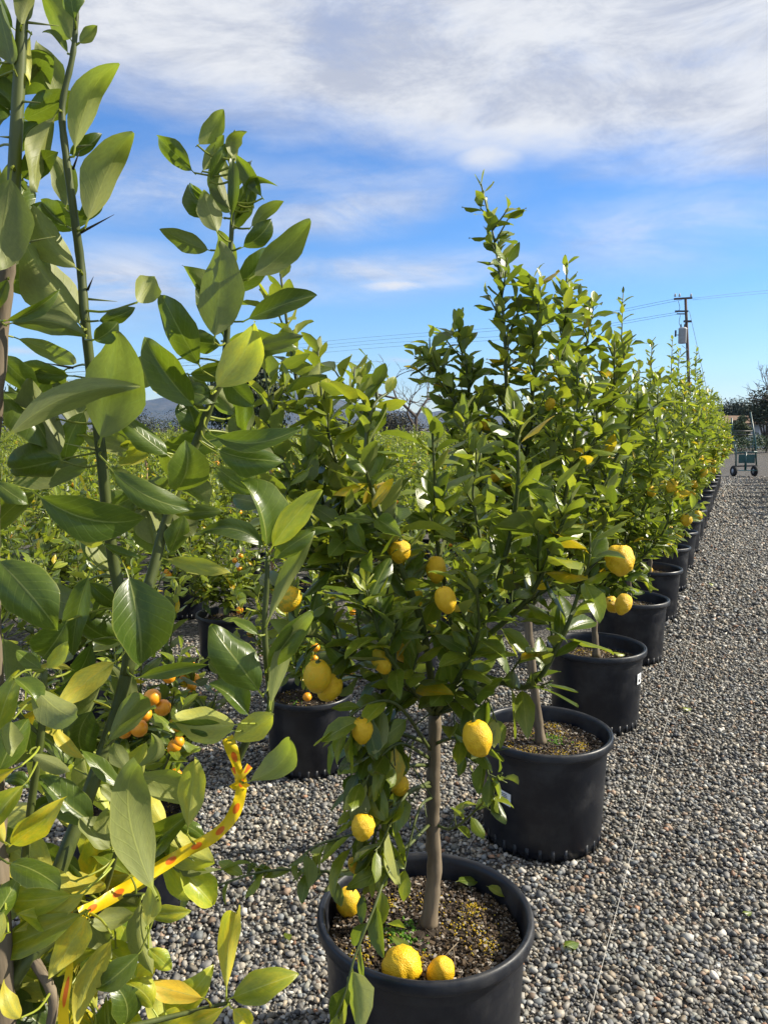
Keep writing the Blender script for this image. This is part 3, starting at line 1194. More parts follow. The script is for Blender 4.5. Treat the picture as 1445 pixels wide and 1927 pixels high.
fruits(t1, [(545, 1126, 24, 1.70, 9), (597, 1272, 29, 1.70, 0), (621, 1294, 25, 1.74, 1), (718, 1241, 22, 1.74, 2), (757, 1226, 18, 1.92, 1), (682, 1374, 23, 1.67, 0),
            (752, 1478, 20, 1.76, 2), (680, 1492, 18, 1.74, 1), (683, 1556, 25, 1.62, 3), (668, 1628, 15, 1.74, 0), (898, 1388, 31, 1.58, 0), (1166, 1053, 29, 1.72, 3),
            (1173, 1136, 17, 1.86, 2), (1152, 1140, 13, 1.9, 1), (838, 1128, 22, 1.66, 2), (752, 1036, 22, 1.78, 1), (722, 1075, 18, 1.82, 0), (820, 1070, 21, 1.84, 2), (620, 1004, 15, 2.0, 1)], D)
# the trunk is kept clear of leaves, as a grower prunes it


def clear_of_trunk(lf):
    m, L = lf[0], lf[1]
    for f in (0.0, .5, 1.0):
        p = m.translation + m.to_3x3() @ Vector((0, L * f, 0))
        if p.y < bs.y + .05 and SOIL_Z + .02 < p.z < SOIL_Z + .62 and -.045 < p.x - (bs.x + .10 * (p.y - bs.y)) < .055:
            return False
    return True


t1.leaves = [lf for lf in t1.leaves if clear_of_trunk(lf)]
t1.finish(300)
tag(t1.root, 'bushy lemon tree hung with ripe lemons, growing from the pot with three fallen lemons', 'lemon tree', 'lemon trees in the row')

# --- tall tree in the next pot
c = pots[2]
bs = Vector((c.x - .01, c.y, SOIL_Z))
t2 = Tree('lemon_tree', bs, .100)
D = 3.08
fork = px(992, 1150, D)
t2.trunk([bs, px(1008, 1320, D), px(1000, 1250, D), fork], .020, .016)
for pts, sides in ((((960, 980, 3.05), (955, 800, 3.02), (950, 640, 3.0), (935, 480, 3.0), (905, 345, 3.0)), 18),
                   (((1030, 980, 3.1), (1055, 800, 3.1), (1058, 640, 3.1), (1068, 490, 3.1)), 16),
                   (((985, 950, 3.0), (1000, 780, 2.98), (1008, 640, 2.96), (1018, 520, 2.95)), 14),
                   (((930, 980, 3.05), (895, 830, 3.05), (878, 700, 3.05), (868, 590, 3.05)), 13),
                   (((910, 900, 3.0), (860, 760, 2.98), (825, 690, 2.96), (795, 665, 2.95)), 10),
                   (((1060, 980, 3.0), (1110, 850, 2.95), (1150, 740, 2.92), (1180, 650, 2.9)), 13),
                   (((1080, 1010, 3.1), (1140, 900, 3.1), (1190, 800, 3.1), (1215, 745, 3.1)), 10),
                   (((1040, 1020, 2.85), (1070, 900, 2.75), (1085, 780, 2.7), (1090, 690, 2.7)), 12),
                   (((950, 1040, 2.9), (910, 930, 2.8), (880, 840, 2.75), (870, 780, 2.75)), 11),
                   (((1020, 980, 3.3), (1030, 820, 3.4), (1100, 660, 3.4), (1110, 560, 3.4)), 12),
                   (((1060, 1060, 2.95), (1120, 1010, 2.85), (1170, 950, 2.82)), 8),
                   (((930, 1070, 3.1), (870, 1000, 3.1), (830, 940, 3.1)), 8),
                   (((990, 1050, 2.8), (1000, 960, 2.72), (1010, 880, 2.7)), 9)):
    t2.shoot([fork] + pxs(*pts), .012, .0028, .22, sides + 4, .0215, side_len=.22, taper=.72)
fruits(t2, [(932, 893, 13, 2.9, 0), (915, 800, 12, 3.0, 1), (1150, 1135, 13, 2.9, 1), (1035, 760, 10, 2.9, 2), (910, 1010, 12, 2.95, 0)], D)
t2.finish(300)
tag(t2.root, 'tallest lemon tree with long upright shoots, growing from the pot with the bar code label', 'lemon tree', 'lemon trees in the row')


# --- the rest of the row
def row_tree(c, height, width, seed, leafL=.10, nsh=9, dense=1.0, parts=0, fruit=3, lean=0.0):
    R.seed(seed)
    bs = Vector((c.x, c.y, SOIL_Z - .01))
    t = Tree('lemon_tree', bs, leafL)
    fz = R.uniform(.36, .5)
    fork = bs + Vector((R.gauss(0, .02), R.gauss(0, .02), fz))
    t.trunk([bs, bs.lerp(fork, .5) + Vector((R.gauss(0, .008), R.gauss(0, .008), 0)), fork], .020, .016, n=8)
    for k in range(nsh):
        a = k * 2.4 + R.uniform(-.4, .4)
        q = math.sqrt((k + .6) / nsh)
        rr = width / 2 * q
        top = height * (1.0 - .36 * q * q) * R.uniform(.86, 1.0)
        if k == 0:
            top = height * R.uniform(.97, 1.06)
        o = Vector((math.cos(a), math.sin(a), 0))
        h = top - SOIL_Z - fz
        pts = [fork, fork + o * rr * .55 + Z * h * .25, fork + o * rr * .95 + Z * h * .55, fork + o * rr * 1.0 + Z * h + Vector((lean, 0, 0))]
        t.shoot(pts, .011, .0028, .18, int(R.uniform(10, 14) * dense * (.6 + .5 * h)), .027 / dense ** .5, side_len=.21, nsm=4, taper=.55)
    for k in range(6):
        a = k * 1.05 + R.uniform(-.4, .4)
        o = Vector((math.cos(a), math.sin(a), 0))
        pts = [fork, fork + o * width * .18 + Z * .08, fork + o * width * .30 + Z * R.uniform(-.04, .12)]
        t.shoot(pts, .007, .0025, .2, int(7 * dense), .03, side_len=.15, drop=.3, nsm=4)
    for k in range(fruit):
        cand = [m.translation for m, *_ in R.sample(t.leaves, 60) if m.translation.z < bs.z + fz + .75]
        cand = cand or [fork]
        p = min(cand, key=lambda e: e.y - .6 * e.x) + Vector((0, 0, -.03))
        lemon(t.root, p, R.uniform(.026, .032), R.randrange(4), (R.uniform(-.6, .6), R.uniform(-.6, .6), R.uniform(0, 6)), base=bs)
    t.finish(parts)
    return t


spec = {3: (2.40, 1.0, 300), 4: (2.38, 1.05, 300), 5: (2.45, 1.0, 240), 6: (2.6, 1.0, 200), 7: (2.5, 1.0, 150), 8: (2.65, 1.0, 120), 9: (2.5, 1.0, 0), 10: (2.6, 1.0, 0),
        11: (2.5, 1.0, 0), 12: (2.55, 1.0, 0), 13: (2.5, 1.0, 0), 14: (2.5, 1.0, 0), 15: (2.45, 1.0, 0), 16: (2.5, 1.0, 0), 17: (2.5, 1.0, 0)}
for i, (hh, ww, npart) in spec.items():
    t = row_tree(pots[i], hh, ww, 500 + i, .102 if i < 8 else .108, 12, 1.25 if i < 7 else 1.2, npart, 4 if i < 10 else 2)
    tag(t.root, 'green lemon tree in the pot row, %s along after the tree hung with ripe lemons' % ORD[i - 2], 'lemon tree', 'lemon trees in the row')
R.seed(77)

# fallen lemons on the soil
for (x, y, rpx, k, tl, lab) in ((757, 1830, 37, 3, (1.5, .3, 1.9), 'large knobbly fallen lemon resting on soil against the pot rim, touching a smoother one'),
                                (829, 1834, 27, 2, (.5, .25, .5), 'smooth oval fallen lemon resting on soil beside the knobbly one'),
                                (640, 1704, 25, 0, (.10, -.08, 1.0), 'upright fallen lemon leaning on the inner wall of the pot below the drooping leaves')):
    p = gpx(x, y, SOIL_Z + .026)
    r = rpx * p.y / F / math.cos(TH) * .98
    v = Vector((p.x - pots[1].x, p.y - pots[1].y, 0))
    if v.length > .245 - r:
        v = v.normalized() * (.247 - r)
    p = Vector((pots[1].x + v.x, pots[1].y + v.y, SOIL_Z + r * (1.22 if k == 0 else 1.0)))
    o = lemon(None, p, r, k, tl, False, name='fallen_lemon')
    tag(o, lab, 'lemon')
p5 = pots[5]
o = lemon(None, gpx(1222, 1073, SOIL_Z + .02), .027, 1, (1.2, 0, .5), False, name='fallen_lemon')
tag(o, 'small fallen lemon by the trunk in the fourth pot after the pot holding three lemons', 'lemon')


# ------------------------------------------------------------------ low citrus bushes of the field
def bush(height, width, seed, leafL=.08, nsh=11, fruit=0, parts=0, base=(0, 0, 0), trunk_h=.12, pot=True, spacing=.027, sides=8):
    R.seed(seed)
    bz = .335 if pot else 0.0
    bs = Vector(base) + Vector((0, 0, bz))
    t = Tree('citrus_bush', bs, leafL)
    fork = bs + Vector((R.gauss(0, .01), R.gauss(0, .01), trunk_h))
    t.trunk([bs, fork], .013, .011, n=6)
    for k in range(nsh):
        a = k * 2.4 + R.uniform(-.3, .3)
        q = math.sqrt((k + .3) / nsh)
        rr = width / 2 * q
        h = (height - bz - trunk_h) * (1 - .55 * q * q) * R.uniform(.85, 1.08)
        o = Vector((math.cos(a), math.sin(a), 0))
        t.shoot([fork, fork + o * rr * .6 + Z * h * .3, fork + o * rr + Z * h], .007, .002, .15, sides, spacing, side_len=.16, nsm=4)
    for k in range(fruit):
        cand = [m.translation for m, *_ in R.sample(t.leaves, 14) if m.translation.z < bs.z + (height - bz) * .75]
        p = max(cand or [fork], key=lambda e: (e - fork).xy.length) + Vector((0, 0, -.02))
        mb = bpy.data.objects.new('orange', ORANGE)
        COL.objects.link(mb)
        mb.parent = t.root
        mb.location = p - bs
        k_ = R.uniform(.9, 1.2)
        mb.scale = (k_, k_, k_)
    t.finish(parts)
    return t


mbo = MB()
mbo.add(IV1 * .019, [tuple(q) for q in IF1])
ORANGE = mbo.mesh('orange', M['orange_peel'])
mbo = MB()
mbo.add(IV1 * .015, [tuple(q) for q in IF1])
GREENF = mbo.mesh('green_fruit', M['green_peel'])


def small_pot(c, lab, grp):
    po = empty('plant_pot', c)
    b = link('body', SMALLPOT, po)
    b.rotation_euler.z = R.uniform(0, 6)
    link('potting_soil', SOIL_S, po, (0, 0, .33))
    tag(po, lab, 'plant pot', grp)
    return po


GB = 'low citrus bushes of the packed field'
GP = 'small black pots of the packed field'
near_lab = ['low citrus bush with small oranges, beside the tree hung with ripe lemons', 'low citrus bush with oranges at its pot rim, behind the branch with lemons']
for k, c in enumerate(small):
    if k == 0:
        t = bush(1.22, .92, 900, .09, 12, 20, 160, c, sides=9)
    elif k == 1:
        t = bush(1.18, .84, 901, .088, 11, 14, 160, c, sides=9)
    else:
        t = bush(1.3, .85, 900 + k, .085, 9, 4, 40, c)
    if k < 2:
        for (x, y, d, r_) in (((287, 1313, 2.14, 1.35), (306, 1332, 2.16, 1.3), (262, 1371, 2.14, 1.35), (234, 1376, 2.15, 1.2), (272, 1345, 2.2, 1.2), (84, 1518, 2.2, 1.2), (318, 1274, 2.3, 1.1)) if k == 0 else
                              ((578, 1312, 3.4, 1.1),)):
            ob = bpy.data.objects.new('orange', ORANGE)
            COL.objects.link(ob)
            ob.parent = t.root
            ob.location = px(x, y, d) - t.base
            ob.scale = (r_, r_, r_)
        tag(t.root, near_lab[k], 'citrus bush', GB)
        small_pot(c, ['small black pot of the low bush dotted with small oranges', 'small black pot with oranges hanging over its rim'][k], GP)
    else:
        tag(t.root, 'low citrus bush dotted with small oranges in the field behind the row of lemon trees', 'citrus bush', GB)
        small_pot(c, 'small black pot of a green bush in the field behind the lemon row', GP)
R.seed(5)
protos = []
for k in range(4):
    t = bush([1.42, 1.28, 1.52, 1.36][k], [1.25, 1.2, 1.2, 1.3][k], 950 + k, .092, 14, [0, 8, 5, 0][k], 0, (-1.64, 4.25, 0) if k == 0 else tuple(small2[k]), sides=9, spacing=.024)
    protos.append(t.root)
    tag(t.root, 'low citrus bush %s in the field behind the row of lemon trees' % ('without fruit', 'dotted with small oranges', 'dotted with small oranges', 'without fruit')[k], 'citrus bush', GB)
for k, c in enumerate(small2):
    small_pot(c, 'small black pot of a green bush in the field behind the lemon row', GP)
done = {0: 1, 1: 2, 2: 3, 3: 4}
protos[0].location = Vector(small2[1]) + Vector((0, 0, .335))
protos[1].location = Vector(small2[2]) + Vector((0, 0, .335))
protos[2].location = Vector(small2[3]) + Vector((0, 0, .335))
protos[3].location = Vector(small2[4]) + Vector((0, 0, .335))


def place_bush(c, withpot):
    s_ = copy_tree(R.choice(protos))
    s_.location = Vector(c) + Vector((0, 0, .335))
    s_.rotation_euler.z = R.uniform(0, 6.28)
    k = R.uniform(1.0, 1.32)
    s_.scale = (k, k, k)
    if withpot:
        small_pot(c, 'small black pot of a green bush in the field behind the lemon row', GP)


place_bush(small2[0], False)
place_bush(small2[5], False)
place_bush(small2[6], False)
u_ = Vector((.412, .911, 0))
n_ = Vector((-.911, .412, 0))
spots = []
for r_ in range(2, 40):
    off = 1.9 + 1.32 * r_
    for k in range(-60, 60):
        p = u_ * (k * 1.12 + R.uniform(-.15, .15)) + n_ * (off + R.uniform(-.1, .1))
        x = CX + F * p.x / max(.1, p.y)
        if p.y < 3.2 or p.y > 70 or x < -140 or x > 1000 or (x > 820 and p.y < 8):
            continue
        spots.append(p)
spots.sort(key=lambda p: p.y)
for p in spots[:270]:
    place_bush(p, p.y < 8)
print('field bushes', len(spots), spots[min(269, len(spots) - 1)].y)
# the far end of the field reads as one mass
far_ = [p for p in spots[270:]]
xs = np.array([(p.x, p.y) for p in far_])
if len(xs):
    n = len(xs) * 110
    idx = rng.integers(0, len(xs), n)
    d3 = rng.normal(size=(n, 3))
    d3 /= np.linalg.norm(d3, axis=1)[:, None]
    rr = rng.uniform(.5, 1.0, n)[:, None]
    C0 = np.concatenate([xs[idx], np.full((n, 1), .86)], 1)
    hgt = rng.uniform(.85, 1.12, len(xs))[idx]
    P = C0 + d3 * rr * np.stack([np.full(n, .56), np.full(n, .56), .58 * hgt], 1)
    quad = np.array([(-.5, 0, 0), (0, -.28, .05), (.5, 0, 0), (0, .28, .05)])
    Wq = np.einsum('nij,vj->nvi', rotmats(n), quad) * rng.uniform(.08, .16, n)[:, None, None] + P[:, None, :]
    Cq = np.empty((n, 4, 4))
    Cq[:] = np.stack([rng.uniform(0, .28, n), rng.uniform(.55, .95, n), rng.random(n), np.ones(n)], 1)[:, None, :]
    Uq = np.tile(np.array([(.5, .2), (.3, .35), (.5, .8), (.7, .35)]), (n, 1))
    o = link('distant_bushes', bulk_mesh('distant_bushes', Wq.reshape(-1, 3), np.arange(n * 4).reshape(-1, 4), Uq, Cq.reshape(-1, 4), M['leaf']))
    tag(o, 'far end of the citrus field merging into one green mass', 'bushes', kind='stuff')

# rows on the far side of the lane
for k in range(9):
    p = Vector((6.0, 9.6, 0)) + ROW * (k * 1.0 + 4.4)
    s_ = copy_tree(R.choice(protos))
    s_.location = p + Vector((0, 0, .335))
    s_.rotation_euler.z = R.uniform(0, 6.28)
    s_['label'] = 'low green citrus bush across the gravel lane from the lemon row'
    s_['group'] = 'bushes across the lane'
    small_pot(p, 'small black pot of a bush across the gravel lane', 'pots across the lane')

# ------------------------------------------------------------------ thorny tree close by (its leaves are placed one by one)
fg = Tree('lemon_tree', Vector((pots[0].x + .0, pots[0].y, SOIL_Z)), .11)
fg.trunk([fg.base, px(2, 1900, .78), px(-14, 1500, .80), px(-20, 1040, .84), px(-20, 860, .84), px(2, 600, .84), px(22, 430, .84)], .0155, .0075)


def stem(pts, r0, r1, mat='green_stem', name='branch'):
    p = smooth_path(pxs(*pts), 6)
    k = len(p)
    mb = MB()
    mb.tube([fg.loc(q) for q in p], [r0 + (r1 - r0) * i / (k - 1) * (1 + .04 * math.sin(i * 2.2)) for i in range(k)], 8)
    STEMS.extend(tuple(fg.loc(q)) for q in p)
    return mb.build(name, M[mat], fg.root)


STEMS = [tuple(fg.loc(q)) for q in smooth_path([px(2, 1900, .78), px(-14, 1500, .80), px(-20, 1040, .84), px(-20, 860, .84), px(2, 600, .84), px(22, 430, .84)], 8)]
stem(((24, 440, .84), (28, 300, .84), (36, 150, .84), (42, 40, .84), (50, -60, .84)), .0075, .0055)
stem(((20, 1860, .79), (110, 1640, .84), (190, 1430, .90), (238, 1270, .92), (240, 1180, .92), (216, 1070, .92), (203, 980, .91), (190, 850, .90), (170, 690, .89), (160, 600, .88),
      (152, 500, .88), (141, 415, .87), (124, 290, .86), (117, 200, .86), (136, 108, .86), (143, 42, .86), (146, -30, .86)), .0095, .0022)
stem(((238, 1270, .92), (262, 1160, .93), (287, 1078, .95), (316, 970, .97), (372, 826, .97), (400, 750, .96), (420, 700, .96), (430, 580, .96), (434, 470, .96), (438, 380, .96), (434, 300, .96)), .0085, .0018)
stem(((44, 1640, .82), (62, 1490, .82), (79, 1366, .82), (83, 1262, .82)), .005, .004)
TAPE_PATH = [(60, 1800, .80), (150, 1722, .83), (200, 1695, .86), (270, 1652, .89), (345, 1606, .92), (405, 1572, .93), (440, 1532, .935), (454, 1482, .94), (444, 1435, .94), (428, 1388, .94)]
stem(((24, 1850, .79),) + tuple(TAPE_PATH), .0085, .0050)
stem(((440, 1445, .94), (470, 1385, .94), (508, 1335, .94), (502, 1250, .93), (498, 1180, .93), (502, 1100, .93), (504, 1045, .93)), .0055, .0028)
stem(((190, 1700, .86), (216, 1615, .84), (241, 1511, .83), (251, 1449, .83)), .0035, .0022)
stem(((120, 1965, .80), (280, 1925, .84), (360, 1905, .86), (430, 1888, .87)), .004, .0022)
stem(((60, 1800, .80), (100, 1880, .79), (85, 1970, .79)), .006, .005, 'bark')
stem(((200, 1690, .86), (265, 1684, .86), (300, 1690, .86)), .0026, .0018)
stem(((35, 1345, .82), (60, 1370, .82), (78, 1386, .82)), .0025, .0022)
# thorns
for (a, b, mt) in (((152, 437, .875), (215, 403, .86), 'thorn_dark'), ((137, 318, .868), (150, 283, .86), 'thorn_dark'), ((162, 562, .885), (221, 567, .88), 'thorn'), ((145, 275, .868), (174, 272, .86), 'thorn'),
                   ((138, 692, .89), (80, 682, .87), 'thorn_dark'), ((186, 848, .90), (122, 834, .88), 'thorn'), ((36, 190, .84), (76, 192, .83), 'thorn'), ((42, 40, .84), (112, 48, .84), 'thorn'),
                   ((24, 258, .84), (-4, 256, .83), 'thorn'), ((30, 460, .84), (105, 444, .84), 'thorn'), ((203, 982, .91), (176, 950, .90), 'thorn_dark'), ((165, 545, .88), (176, 520, .87), 'thorn_dark'),
                   ((200, 975, .91), (265, 988, .90), 'thorn'), ((300, 1690, .86), (283, 1710, .85), 'thorn'), ((345, 1606, .92), (366, 1622, .91), 'thorn')):
    A, B = px(*a), px(*b)
    mb = MB()
    mb.tube([fg.loc(A), fg.loc(A.lerp(B, .5)), fg.loc(B)], [.0016, .0010, .0002], 6)
    mb.build('thorn', M[mt], fg.root)

STEMS = np.array(STEMS)
FT = {'d': (.03, .92), 'm': (.12, .97), 'p': (.19, 1.06), 'y': (.47, 1.3), 'Y': (.66, 1.25), 'O': (.92, 1.0)}
VR, VU = Vector((1, 0, 0)), Vector((0, math.sin(TH), math.cos(TH)))
nh = [0]


def hero(b, t, w, d=.88, dd=0.0, face='u', tint='m', lit=.2, bow=0.0, arch=None, fold=None, curl=None):
    """one leaf: petiole foot b, tip t and widest breadth w in photo pixels at distance d; face u = pale underside towards us"""
    nh[0] += 1
    r = random.Random(3000 + nh[0])
    B, T = px(b[0], b[1], d), px(t[0], t[1], d + dd)
    ax = T - B
    Ln = ax.length
    v = (Vector((0, 0, CAMH)) - (B + T) / 2).normalized()
    n0 = v + VR * lit + VU * (.35 * lit + r.uniform(-.1, .1))
    y = ax.normalized()
    n0 = (n0 - y * n0.dot(y)).normalized()
    vis = max(.35, abs(n0.dot((v - y * v.dot(y)).normalized())))
    wr = min(.72, (w * d / F) / Ln / vis * .88)
    Nn = -n0 if face == 'u' else n0
    m = orient(y, Nn)
    ar = r.uniform(.12, .85) if arch is None else arch
    fo = r.uniform(.3, .9) if fold is None else fold
    cu = r.uniform(-.2, .9) if curl is None else curl
    V, Fq, UV = leaf_arrays(16, 3, wr, fo, ar, r.uniform(.018, .050), r.uniform(-.65, .65), min(.10, .011 / Ln), 3000 + nh[0], cu)
    # keep foot and tip where they belong although the blade arches
    tz = V[-4, 2]
    ty = V[-4, 1]
    V[:, 2] -= tz * V[:, 1] / ty
    V[:, 1] /= ty
    tt = UV[:, 0]
    V[:, 2] -= r.uniform(-.25, 1.1) * np.maximum(0, tt - .62) ** 2      # tip curls over
    side_img = Vector((-y.z, 0, y.x))
    A = np.array(m)
    W = (V * Ln) @ A.T + np.array(B) + np.outer(4 * tt * (1 - tt) * bow * d / F, np.array(side_img))
    C = np.empty((len(V), 4))
    k = FT[tint]
    C[:] = (k[0] + r.uniform(-.03, .05), k[1] * r.uniform(.9, 1.1), r.random(), 1)
    # leaf stalk back to the nearest stem
    W0 = W - np.array(fg.base)
    dist = np.linalg.norm(STEMS - W0[3], axis=1)
    j = int(np.argmin(dist))
    if nh[0] > len(H) and dist[j] > .06:
        sh_ = (STEMS[j] - W0[3]) * (1 - .055 / dist[j])
        W0 = W0 + sh_
        dist[j] = .055
    if .003 < dist[j] < .10:
        tb = MB()
        a_, b_ = Vector(W0[3]), Vector(STEMS[j])
        mid_ = a_.lerp(b_, .5) - y * min(.006, dist[j] * .08)
        tb.tube(smooth_path([a_ + y * .003, mid_, b_], 3), [.0011 + .0005 * e / 6 for e in range(7)], 5, cap=False)
        V2 = tb.v[0]
        Fq = np.concatenate([Fq, np.array(tb.f) + len(W0)])
        UV = np.concatenate([UV, np.tile([[.02, .5]], (len(V2), 1))])
        C = np.concatenate([C, np.tile(C[:1], (len(V2), 1))])
        W0 = np.concatenate([W0, V2])
    me = bulk_mesh('leaf', W0, Fq, UV, C, M['leaf'])
    link('leaf', me, fg.root)


